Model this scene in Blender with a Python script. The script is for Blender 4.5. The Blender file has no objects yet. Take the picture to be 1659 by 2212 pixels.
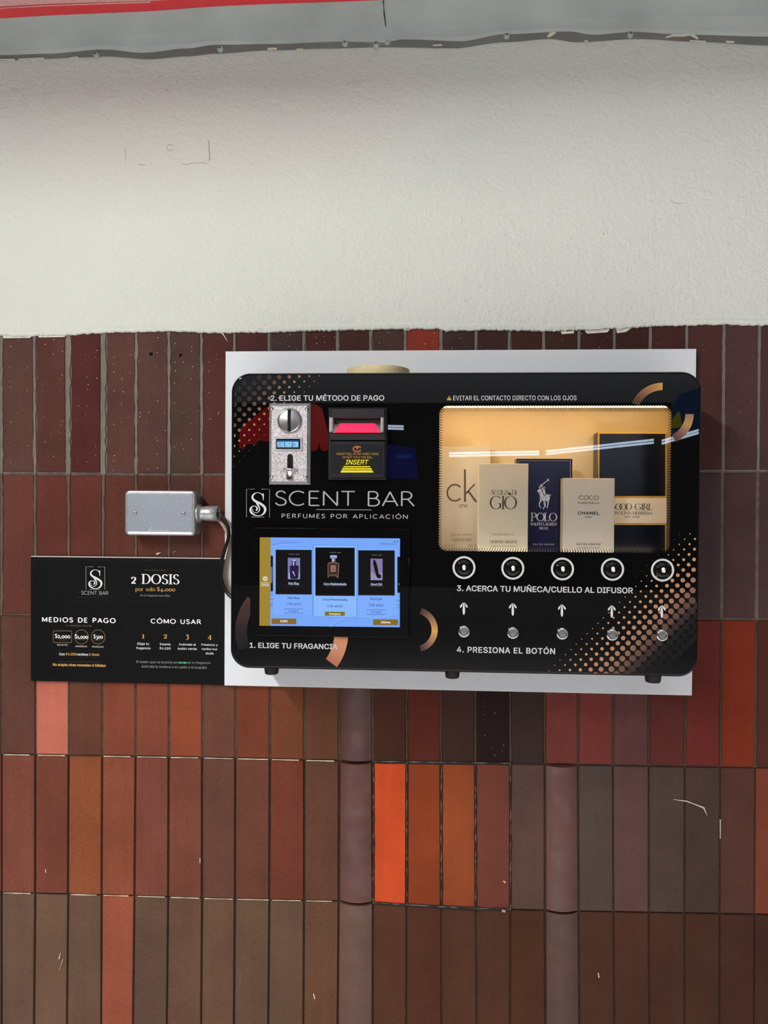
import bpy, math, os, random
from mathutils import Vector, Matrix
from math import sin, cos, pi, radians, sqrt, atan2
random.seed(7)
SC = bpy.context.scene
COL = SC.collection

# ------------------------------------------------------------------ camera
W, H, F = 1659, 2212, 1534.0
YAW, PIT, ROL = -0.05634077, -0.01403728, 0.00660647
CAM = Vector((0, -1.26669966, 1.55))
_r = Vector((cos(YAW), -sin(YAW), 0)); _f = Vector((sin(YAW), cos(YAW), 0)); _u = Vector((0, 0, 1))
FWD = _f * cos(PIT) + _u * sin(PIT); _u2 = _u * cos(PIT) - _f * sin(PIT)
RGT = _r * cos(ROL) + _u2 * sin(ROL); UPV = _u2 * cos(ROL) - _r * sin(ROL)
cd = bpy.data.cameras.new('camera'); cd.sensor_fit = 'VERTICAL'; cd.sensor_height = 36
cd.lens = F / H * 36; cd.clip_start = 0.05; cd.clip_end = 200
cam = bpy.data.objects.new('camera', cd); COL.objects.link(cam)
cam.matrix_world = Matrix(((RGT.x, UPV.x, -FWD.x, CAM.x), (RGT.y, UPV.y, -FWD.y, CAM.y), (RGT.z, UPV.z, -FWD.z, CAM.z), (0, 0, 0, 1)))
SC.camera = cam

def P(px, py, Y):
    d = RGT * ((px - 829.5) / F) - UPV * ((py - 1106) / F) + FWD
    return CAM + d * ((Y - CAM.y) / d.y)
def PX(px, py, Y): return P(px, py, Y).x
def PZ(px, py, Y): return P(px, py, Y).z
def PS(px, py, Y): return (P(px, py, Y) - CAM).dot(FWD) / F      # metres per pixel
def MIR(px, py, Yp, Y):                                          # where a point seen mirrored in the plane Yp stands
    d = RGT * ((px - 829.5) / F) - UPV * ((py - 1106) / F) + FWD
    q = P(px, py, Yp); d = Vector((d.x, -d.y, d.z))
    return q + d * ((Y - Yp) / d.y)

# ------------------------------------------------------------------ light
w = bpy.data.worlds.new('world'); SC.world = w; w.use_nodes = True
bg = w.node_tree.nodes['Background']; bg.inputs[0].default_value = (0.95, 0.93, 0.97, 1); bg.inputs[1].default_value = 0.08
SC.view_settings.view_transform = 'Standard'; SC.view_settings.look = 'None'
SC.view_settings.exposure = 0.0; SC.view_settings.gamma = 1.0; SC.view_settings.use_curve_mapping = False
def area(name, loc, target, size, sy, power, color):
    l = bpy.data.lights.new(name, 'AREA'); l.shape = 'RECTANGLE'; l.size = size; l.size_y = sy; l.energy = power; l.color = color
    o = bpy.data.objects.new(name, l); COL.objects.link(o); o.location = loc
    o.rotation_euler = (Vector(target) - Vector(loc)).to_track_quat('-Z', 'Y').to_euler(); return o
o = area('tube_lamp_light', (-1.3, -2.35, 2.76), (-0.4, -1.4, 1.4), 0.06, 2.1, 78, (1.0, 0.985, 0.95))   # a tube running out from the wall
o.rotation_euler = (0, radians(-34), 0)
o = area('floor_bounce_fill', (0.2, -2.9, 4.4), (0.2, -2.9, 0), 5.0, 2.4, 158, (0.97, 0.98, 1.0)); o.data.spread = radians(84)   # added fill, narrowed onto the floor to bounce light up the wall

# ------------------------------------------------------------------ materials
area('fascia_wash_fill', (0, -11.3, 4.9), (0, -12, 3.9), 12, 0.2, 110, (0.93, 0.96, 1.0))  # added lamp brightening the far trim that the black front mirrors
def lin(c):
    return tuple(((v / 255) / 12.92 if v / 255 <= .04045 else ((v / 255 + .055) / 1.055) ** 2.4) for v in c)
def M(name, color, rough=.5, metal=0., noise=None, bump=None, attr=False, spec=.5, coat=0., emis=0.):
    m = bpy.data.materials.new(name); m.use_nodes = True; t = m.node_tree; n = t.nodes; b = n['Principled BSDF']
    b.inputs['Roughness'].default_value = rough; b.inputs['Metallic'].default_value = metal
    b.inputs['Specular IOR Level'].default_value = spec; b.inputs['Coat Weight'].default_value = coat
    b.inputs['Coat Roughness'].default_value = .03
    tc = n.new('ShaderNodeTexCoord')
    src = None
    if attr:
        a = n.new('ShaderNodeAttribute'); a.attribute_name = 'Col'; src = a.outputs['Color']
    else:
        b.inputs['Base Color'].default_value = (*lin(color), 1)
    if noise:                                   # (scale, amount) mottling of the base colour
        nt = n.new('ShaderNodeTexNoise'); nt.inputs['Scale'].default_value = noise[0]; nt.inputs['Detail'].default_value = 6
        t.links.new(tc.outputs['Object'], nt.inputs['Vector'])
        mr = n.new('ShaderNodeMapRange'); mr.inputs[1].default_value = .25; mr.inputs[2].default_value = .75
        mr.inputs[3].default_value = 1 - noise[1]; mr.inputs[4].default_value = 1 + noise[1]
        t.links.new(nt.outputs['Fac'], mr.inputs[0])
        mx = n.new('ShaderNodeMix'); mx.data_type = 'RGBA'; mx.blend_type = 'MULTIPLY'; mx.inputs[0].default_value = 1
        if src: t.links.new(src, mx.inputs[6])
        else: mx.inputs[6].default_value = (*lin(color), 1)
        t.links.new(mr.outputs[0], mx.inputs[7]); src = mx.outputs[2]
    if src: t.links.new(src, b.inputs['Base Color'])
    if bump:                                    # list of (scale, strength, distance)
        prev = None
        for sc_, st, di in bump:
            nt = n.new('ShaderNodeTexNoise'); nt.inputs['Scale'].default_value = sc_; nt.inputs['Detail'].default_value = 4
            t.links.new(tc.outputs['Object'], nt.inputs['Vector'])
            bp = n.new('ShaderNodeBump'); bp.inputs['Strength'].default_value = st; bp.inputs['Distance'].default_value = di
            t.links.new(nt.outputs['Fac'], bp.inputs['Height'])
            if prev: t.links.new(prev, bp.inputs['Normal'])
            prev = bp.outputs[0]
        t.links.new(prev, b.inputs['Normal'])
    if emis:
        b.inputs['Emission Strength'].default_value = emis
        if attr:
            t.links.new(src, b.inputs['Emission Color']); 
            for l in list(t.links):
                if l.to_socket == b.inputs['Base Color']: t.links.remove(l)
            b.inputs['Base Color'].default_value = (.004, .004, .004, 1)
        else: b.inputs['Emission Color'].default_value = (*lin(color), 1)
    return m

MAT = dict(
    plaster=M('white_plaster', (221, 223, 216), .75, noise=(3, .03), bump=[(30, .12, .010), (120, .48, .004), (260, .5, .0022)], spec=.3),
    plaster_dark=M('plaster_crack', (120, 116, 108), .9),
    grout=M('old_grout', (0, 0, 0), .9, attr=True, noise=(55, .45), bump=[(90, .8, .004)]),
    paint=M('printed_ink', (0, 0, 0), .5, attr=True, noise=(400, .02), spec=.2),
    frosted=M('frosted_plastic', (176, 168, 170), .4, noise=(90, .05)),
    acrylic=M('black_acrylic', (12, 12, 13), .006, noise=(2, .1), spec=.36),
    black=M('black_plastic', (24, 24, 26), .32, noise=(200, .08)),
    matt=M('matt_black', (6, 7, 7), .6, noise=(160, .06), spec=.15),
    rubber=M('black_rubber', (16, 16, 16), .7, noise=(80, .1)),
    dark=M('dark_cavity', (4, 4, 4), .9, noise=(50, .05)),
    white=M('white_board', (228, 232, 236), .45, noise=(2.2, .012), spec=.4),
    foam=M('white_board_core', (235, 233, 225), .7, noise=(60, .02)),
    chrome=M('chrome', (225, 225, 225), .08, 1, noise=(60, .03)),
    steel=M('brushed_steel', (165, 165, 165), .3, 1, noise=(300, .08)),
    zinc=M('zinc_plated_steel', (160, 167, 178), .42, .45, noise=(520, .26), bump=[(900, .08, .0006)]),
    zinc_s=M('zinc_plated_edge', (190, 193, 194), .36, .6, noise=(90, .1)),
    galv=M('galvanised_sheet', (176, 184, 182), .62, .12, noise=(7, .16), bump=[(4, .25, .02), (40, .1, .003)]),
    galv_d=M('galvanised_flange', (120, 120, 116), .65, .2, noise=(14, .18)),
    red=M('red_vinyl', (222, 10, 34), .28, noise=(8, .06), bump=[(6, .3, .01)]),
    mesh=M('pink_mesh_fabric', (215, 160, 158), .7, noise=(240, .15)),
    tape=M('masking_tape', (222, 206, 160), .75, noise=(90, .06)),
    tan=M('brown_cardboard', (150, 115, 75), .8, noise=(90, .08)),
    lining=M('cream_lining', (232, 215, 184), .6, noise=(12, .03), bump=[(300, .35, .0016)]),
    card=M('pale_carton', (0, 0, 0), .42, attr=True, noise=(14, .03), bump=[(14, .12, .01)]),
    gloss=M('glossy_carton', (0, 0, 0), .22, attr=True, noise=(30, .12)),
    cable=M('black_cable', (20, 19, 18), .3, noise=(60, .1)),
    cable_w=M('pale_cable', (186, 160, 138), .5, noise=(70, .25)),
    nozzle=M('white_nozzle', (240, 240, 236), .4, noise=(90, .02)),
    floor=M('grey_floor', (206, 202, 198), .5, noise=(3, .15)),
    hall=M('dark_hall_wall', (14, 14, 16), .8, noise=(2, .2)),
    led=M('warm_led_strip', (255, 214, 136), .5, emis=15),
    led_soft=M('soft_led_strip', (255, 244, 228), .5, emis=5.5),
    redglow=M('red_led_window', (255, 38, 78), .4, emis=1.0),
    screen=M('lit_screen', (0, 0, 0), .2, attr=True, emis=1.0, spec=.12),
    tube=M('fluorescent_tube', (214, 230, 255), .4, emis=16),
    glow_red=M('glowing_red_stand_in', (255, 22, 14), .3, emis=2.2),
    sign_blue=M('lit_blue_sign', (26, 40, 190), .3, emis=1.1),
    sign_yel=M('lit_yellow_sign', (215, 190, 30), .3, emis=1.5),
    sign_text=M('lit_blue_lettering', (70, 110, 235), .3, emis=3.0),
    sign_cyan=M('lit_teal_sign', (10, 84, 140), .3, emis=1.2),
)

def tile_material(nm, r0, r1, sp):
    m = bpy.data.materials.new(nm); m.use_nodes = True; t = m.node_tree; n = t.nodes; L = t.links; b = n['Principled BSDF']
    a = n.new('ShaderNodeAttribute'); a.attribute_name = 'Col'
    tc = n.new('ShaderNodeTexCoord')
    def noise(scale, det=5, vec=None):
        x = n.new('ShaderNodeTexNoise'); x.inputs['Scale'].default_value = scale; x.inputs['Detail'].default_value = det
        L.new(vec or tc.outputs['Object'], x.inputs['Vector']); return x
    def mul(col, fac_socket):
        mx = n.new('ShaderNodeMix'); mx.data_type = 'RGBA'; mx.blend_type = 'MULTIPLY'; mx.inputs[0].default_value = 1
        L.new(col, mx.inputs[6]); L.new(fac_socket, mx.inputs[7]); return mx.outputs[2]
    def rng(s, a0, a1, b0, b1):
        r = n.new('ShaderNodeMapRange'); r.inputs[1].default_value = a0; r.inputs[2].default_value = a1; r.inputs[3].default_value = b0; r.inputs[4].default_value = b1
        L.new(s, r.inputs[0]); return r.outputs[0]
    c = mul(a.outputs['Color'], rng(noise(9).outputs['Fac'], .3, .7, .86, 1.14))
    c = mul(c, rng(noise(380, 3).outputs['Fac'], .3, .7, .88, 1.12))
    mp = n.new('ShaderNodeMapping'); mp.inputs['Scale'].default_value = (60, 60, 3); L.new(tc.outputs['Object'], mp.inputs['Vector'])
    c = mul(c, rng(noise(1, 3, mp.outputs[0]).outputs['Fac'], .3, .7, .95, 1.05))
    v = n.new('ShaderNodeTexVoronoi'); v.voronoi_dimensions = '2D'; v.inputs['Scale'].default_value = 62
    sx = n.new('ShaderNodeSeparateXYZ'); cx = n.new('ShaderNodeCombineXYZ'); L.new(tc.outputs['Object'], sx.inputs[0]); L.new(sx.outputs[0], cx.inputs[0]); L.new(sx.outputs[2], cx.inputs[1]); L.new(cx.outputs[0], v.inputs['Vector'])
    hit = n.new('ShaderNodeMath'); hit.operation = 'LESS_THAN'; L.new(v.outputs['Distance'], hit.inputs[0])
    wv = n.new('ShaderNodeSeparateColor'); L.new(v.outputs['Color'], wv.inputs[0])
    th = n.new('ShaderNodeMath'); th.operation = 'MULTIPLY'; L.new(rng(wv.outputs[0], .4, 1, 0, .05), th.inputs[0]); L.new(a.outputs['Alpha'], th.inputs[1])
    L.new(th.outputs[0], hit.inputs[1])
    mx = n.new('ShaderNodeMix'); mx.data_type = 'RGBA'; L.new(hit.outputs[0], mx.inputs[0]); L.new(c, mx.inputs[6]); mx.inputs[7].default_value = (.62, .56, .48, 1)
    L.new(mx.outputs[2], b.inputs['Base Color'])
    L.new(rng(noise(26 if r0 > .5 else 34).outputs['Fac'], .35, .65, r0, r1), b.inputs['Roughness'])
    b.inputs['Specular IOR Level'].default_value = sp
    prev = None
    for s, st, di in ((5, .35, .006), (60, .10, .002), (700, .12, .0008)):
        bp = n.new('ShaderNodeBump'); bp.inputs['Strength'].default_value = st; bp.inputs['Distance'].default_value = di
        L.new(noise(s).outputs['Fac'], bp.inputs['Height'])
        if prev: L.new(prev, bp.inputs['Normal'])
        prev = bp.outputs[0]
    L.new(prev, b.inputs['Normal'])
    return m
MAT['tile'] = tile_material('fired_brick_tile', .58, .74, .12); MAT['tile_glossy'] = tile_material('waxed_brick_tile', .2, .52, .55)

def glitter_material():
    m = bpy.data.materials.new('sparkling_sand_metal'); m.use_nodes = True; t = m.node_tree; n = t.nodes; L = t.links; b = n['Principled BSDF']
    tc = n.new('ShaderNodeTexCoord'); v = n.new('ShaderNodeTexVoronoi'); v.inputs['Scale'].default_value = 1150; L.new(tc.outputs['Object'], v.inputs['Vector'])
    sp = n.new('ShaderNodeSeparateColor'); L.new(v.outputs['Color'], sp.inputs[0])
    r = n.new('ShaderNodeValToRGB'); L.new(sp.outputs[0], r.inputs[0])
    r.color_ramp.elements[0].color = (.24, .22, .22, 1); r.color_ramp.elements[1].color = (1, .97, .98, 1)
    e = r.color_ramp.elements.new(.5); e.color = (.62, .57, .60, 1)
    L.new(r.outputs[0], b.inputs['Base Color']); b.inputs['Metallic'].default_value = .3; b.inputs['Roughness'].default_value = .42
    bp = n.new('ShaderNodeBump'); bp.inputs['Strength'].default_value = .7; bp.inputs['Distance'].default_value = .001; L.new(sp.outputs[1], bp.inputs['Height']); L.new(bp.outputs[0], b.inputs['Normal'])
    return m
MAT['glitter'] = glitter_material()

def glass_material():
    m = bpy.data.materials.new('clear_acrylic_window'); m.use_nodes = True; t = m.node_tree; n = t.nodes; L = t.links
    n.remove(n['Principled BSDF']); tr = n.new('ShaderNodeBsdfTransparent'); gl = n.new('ShaderNodeBsdfGlossy'); gl.inputs['Roughness'].default_value = 0
    fr = n.new('ShaderNodeFresnel'); fr.inputs['IOR'].default_value = 1.5; mx = n.new('ShaderNodeMixShader')
    L.new(fr.outputs[0], mx.inputs[0]); L.new(tr.outputs[0], mx.inputs[1]); L.new(gl.outputs[0], mx.inputs[2]); L.new(mx.outputs[0], n['Material Output'].inputs[0])
    return m
MAT['glass'] = glass_material()

# ------------------------------------------------------------------ mesh builder
class MB:
    def __init__(s): s.v = []; s.f = []; s.c = []; s.m = []; s.s = []
    def add(s, vs, fs, col=(1, 1, 1), mi=0, smooth=False, alpha=1.):
        o = len(s.v); s.v += [tuple(p) for p in vs]
        for f in fs: s.f.append([i + o for i in f]); s.c.append((*col, alpha)); s.m.append(mi); s.s.append(smooth)
        return s
    def poly(s, pts, y, col=(1, 1, 1), mi=0): return s.add([(x, y, z) for x, z in pts], [list(range(len(pts)))], col, mi)
    def plate(s, pts, yf, yb, col=(1, 1, 1), mi=0, bev=0, edge_mi=None):
        n = len(pts); em = mi if edge_mi is None else edge_mi
        loops = []
        if bev:
            loops.append((inset(pts, bev), yf)); loops.append((pts, yf + bev))
        else: loops.append((pts, yf))
        loops.append((pts, yb))
        vs = [(x, y, z) for lp, y in loops for x, z in lp]
        s.add(vs, [list(range(n))], col, mi)
        fs = []
        for k in range(len(loops) - 1):
            for i in range(n):
                j = (i + 1) % n; fs.append([k * n + j, k * n + i, (k + 1) * n + i, (k + 1) * n + j])
        o = len(s.v) - len(vs)
        for f in fs: s.f.append([i + o for i in f]); s.c.append((*col, 1.)); s.m.append(em); s.s.append(False)
        s.f.append([o + (len(loops) - 1) * n + i for i in reversed(range(n))]); s.c.append((*col, 1.)); s.m.append(em); s.s.append(False)
        return s
    def box(s, x0, x1, y0, y1, z0, z1, col=(1, 1, 1), mi=0, bev=0):
        return s.plate([(x0, z0), (x1, z0), (x1, z1), (x0, z1)], y0, y1, col, mi, bev)
    def lathe(s, cx, cz, prof, n=32, col=(1, 1, 1), mi=0, smooth=True):        # profile of (radius, y), front first, round a Y axis
        vs = []; fs = []
        for r, y in prof:
            for i in range(n): a = 2 * pi * i / n; vs.append((cx + r * cos(a), y, cz + r * sin(a)))
        for k in range(len(prof) - 1):
            for i in range(n):
                j = (i + 1) % n; fs.append([k * n + j, k * n + i, (k + 1) * n + i, (k + 1) * n + j])
        return s.add(vs, fs, col, mi, smooth)
    def lathe_z(s, cx, cy, prof, n=40, col=(1, 1, 1), mi=0, smooth=True):      # profile of (radius, z)
        vs = []; fs = []
        for r, z in prof:
            for i in range(n): a = 2 * pi * i / n; vs.append((cx + r * cos(a), cy + r * sin(a), z))
        for k in range(len(prof) - 1):
            for i in range(n):
                j = (i + 1) % n; fs.append([k * n + i, k * n + j, (k + 1) * n + j, (k + 1) * n + i])
        return s.add(vs, fs, col, mi, smooth)
    def lathe_x(s, cy, cz, prof, n=32, col=(1, 1, 1), mi=0, smooth=True):      # profile of (radius, x)
        vs = []; fs = []
        for r, x in prof:
            for i in range(n): a = 2 * pi * i / n; vs.append((x, cy + r * cos(a), cz + r * sin(a)))
        for k in range(len(prof) - 1):
            for i in range(n):
                j = (i + 1) % n; fs.append([k * n + i, k * n + j, (k + 1) * n + j, (k + 1) * n + i])
        return s.add(vs, fs, col, mi, smooth)
    def tube(s, pts, r, n=10, col=(1, 1, 1), mi=0):
        pts = [Vector(p) for p in pts]; vs = []; fs = []; up = Vector((0, 1, 0))
        for i, p in enumerate(pts):
            d = (pts[min(i + 1, len(pts) - 1)] - pts[max(i - 1, 0)]).normalized()
            a = d.cross(up); a = a.normalized() if a.length > 1e-4 else Vector((1, 0, 0)); b = d.cross(a)
            for k in range(n): t = 2 * pi * k / n; vs.append(p + a * (r * cos(t)) + b * (r * sin(t)))
        for i in range(len(pts) - 1):
            for k in range(n):
                j = (k + 1) % n; fs.append([i * n + k, i * n + j, (i + 1) * n + j, (i + 1) * n + k])
        fs.append(list(range(n))[::-1]); fs.append([(len(pts) - 1) * n + k for k in range(n)])
        return s.add(vs, fs, col, mi, True)
    def ring(s, cx, cz, r0, r1, y, a0=0, a1=360, n=48, colf=None, col=(1, 1, 1)):
        for i in range(n):
            t0 = radians(a0 + (a1 - a0) * i / n); t1 = radians(a0 + (a1 - a0) * (i + 1) / n)
            q = [(cx + r * cos(t), y, cz + r * sin(t)) for r, t in ((r0, t0), (r1, t0), (r1, t1), (r0, t1))]
            s.add(q, [[0, 1, 2, 3]], colf((i + .5) / n) if colf else col)
        return s
    def disc(s, cx, cz, r, y, n=14, col=(1, 1, 1), clip=None):
        pts = [(cx + r * cos(2 * pi * i / n), cz + r * sin(2 * pi * i / n)) for i in range(n)]
        if clip: pts = [(min(max(x, clip[0]), clip[1]), min(max(z, clip[2]), clip[3])) for x, z in pts]
        return s.poly(pts, y, col)
    def strip(s, pts, wid, y, col=(1, 1, 1), closed=False):                   # flat ribbon; wid a number or list
        n = len(pts); L = []; R = []
        for i in range(n):
            a = pts[(i - 1) % n] if (closed or i > 0) else pts[i]; b = pts[(i + 1) % n] if (closed or i < n - 1) else pts[i]
            dx, dz = b[0] - a[0], b[1] - a[1]; l = sqrt(dx * dx + dz * dz) or 1; nx, nz = -dz / l, dx / l
            hw = (wid[i] if isinstance(wid, (list, tuple)) else wid) / 2
            L.append((pts[i][0] + nx * hw, y, pts[i][1] + nz * hw)); R.append((pts[i][0] - nx * hw, y, pts[i][1] - nz * hw))
        fs = []
        for i in range(n if closed else n - 1):
            j = (i + 1) % n; fs.append([n + i, n + j, j, i])
        return s.add(L + R, fs, col)
    def build(s, name, mats, parent=None, origin=None):
        me = bpy.data.meshes.new(name); o = bpy.data.objects.new(name, me); COL.objects.link(o)
        og = Vector(parent['_o']) if parent else Vector(origin or (0, 0, 0))
        me.from_pydata([Vector(p) - og for p in s.v], [], s.f)
        for mm in (mats if isinstance(mats, (list, tuple)) else [mats]): me.materials.append(MAT[mm] if isinstance(mm, str) else mm)
        me.polygons.foreach_set('material_index', s.m); me.polygons.foreach_set('use_smooth', s.s)
        ca = me.color_attributes.new('Col', 'FLOAT_COLOR', 'CORNER'); data = []
        for p, c in zip(me.polygons, s.c):
            data += list(c) * p.loop_total
        ca.data.foreach_set('color', data); me.update()
        if parent: o.parent = parent
        else: o.location = og
        o['_o'] = tuple(og); return o
def inset(pts, d):
    n = len(pts); out = []
    for i in range(n):
        (ax, az), (bx, bz), (cx, cz) = pts[i - 1], pts[i], pts[(i + 1) % n]
        def nn(x0, z0, x1, z1):
            dx, dz = x1 - x0, z1 - z0; l = sqrt(dx * dx + dz * dz) or 1; return -dz / l, dx / l
        n1 = nn(ax, az, bx, bz); n2 = nn(bx, bz, cx, cz); sx, sz = n1[0] + n2[0], n1[1] + n2[1]; k = 2 / max(sx * sx + sz * sz, .3)
        out.append((bx + sx * k * d, bz + sz * k * d))
    return out
def rrect(x0, x1, z0, z1, r, k=8):
    pts = []
    for cx, cz, a in ((x1 - r, z0 + r, -90), (x1 - r, z1 - r, 0), (x0 + r, z1 - r, 90), (x0 + r, z0 + r, 180)):
        for i in range(k + 1): t = radians(a + 90 * i / k); pts.append((cx + r * cos(t), cz + r * sin(t)))
    return pts
def catmull(pts, k=8):
    q = [pts[0]] + list(pts) + [pts[-1]]; out = []
    for i in range(1, len(q) - 2):
        for j in range(k):
            t = j / k; out.append(tuple(.5 * (2 * b + (c - a) * t + (2 * a - 5 * b + 4 * c - d) * t * t + (3 * b - a - 3 * c + d) * t ** 3) for a, b, c, d in zip(q[i - 1], q[i], q[i + 1], q[i + 2])))
    return out + [tuple(pts[-1])]
def thing(name, label, cat, loc, group=None):
    o = bpy.data.objects.new(name, None); COL.objects.link(o); o.location = loc; o['_o'] = tuple(loc); o.empty_display_size = .02
    return tag(o, label, cat, group)
def tag(o, label, cat, group=None):
    o['label'] = label; o['category'] = cat
    if group: o['group'] = group
    return o
def structure(o): o['kind'] = 'structure'; return o

# ------------------------------------------------------------------ lettering
try: FONT = bpy.data.fonts.load(os.path.join(bpy.utils.resource_path('LOCAL'), 'datafiles', 'fonts', 'Inter.woff2'))
except Exception: FONT = None
_cache = {}
def glyphs(s, bold=0., ls=1., shear=0.):
    key = (s, bold, ls, shear)
    if key in _cache: return _cache[key]
    d = bpy.data.curves.new('text', 'FONT'); d.body = s; d.size = 1; d.offset = bold; d.space_character = ls; d.shear = shear; d.resolution_u = 4; d.fill_mode = 'FRONT'
    if FONT: d.font = FONT
    o = bpy.data.objects.new('text', d); COL.objects.link(o); dg = bpy.context.evaluated_depsgraph_get(); e = o.evaluated_get(dg); m = e.to_mesh()
    vs = [(v.co.x, v.co.y) for v in m.vertices]; fs = [list(p.vertices) for p in m.polygons]
    par = list(range(len(vs)))                          # overlapping strokes of one letter get their own hair's breadth of depth
    def root(i):
        while par[i] != i: par[i] = par[par[i]]; i = par[i]
        return i
    for f in fs:
        for i in f[1:]: par[root(i)] = root(f[0])
    lv = {}; vs = [(x, y, lv.setdefault(root(i), len(lv)) % 4) for i, (x, y) in enumerate(vs)]
    e.to_mesh_clear(); bpy.data.objects.remove(o); bpy.data.curves.remove(d)
    _cache[key] = (vs, fs); return vs, fs
def text(mb, s, xl, xr, yt, yb, Y, col, bold=0., ls=1., shear=0., layer=0, ref=None):
    """s printed between pixel columns xl..xr with capitals from pixel row yt down to the baseline yb, flat on plane Y"""
    vs, fs = glyphs(s, 0., ls, shear); ym = (yt + yb) / 2; xm = (xl + xr) / 2
    X0, X1 = PX(xl, ym, Y), PX(xr, ym, Y); Z1, Z0 = PZ(xm, yt, Y), PZ(xm, yb, Y)
    gx0, gx1 = min(v[0] for v in vs), max(v[0] for v in vs); cap = .5087 if FONT else .682
    ex = (X1 - X0) / (gx1 - gx0); ez = (Z1 - Z0) / (cap + 2 * bold)
    k = 0
    for ox, oz in (((0, 0),) if not bold else ((0, 0), (-1, 0), (1, 0), (-.7, -.7), (.7, .7), (-.7, .7), (.7, -.7))):
        mb.add([(X0 + (x - gx0) * ex * (1 - 2 * bold * ez / (X1 - X0)) + bold * ez * (1 + ox), Y - layer * .0002 - k * 1.4e-5 - d * 1.2e-5, Z0 + (z + bold + oz * bold) * ez) for x, z, d in vs], fs, lin(col)); k += 1
def arcp(cx, cy, rx, ry, a0, a1, n=14):
    return [(cx + rx * cos(radians(a0 + (a1 - a0) * i / n)), cy + ry * sin(radians(a0 + (a1 - a0) * i / n))) for i in range(n + 1)]
def cm(*p): return catmull(list(p), 5)
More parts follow.
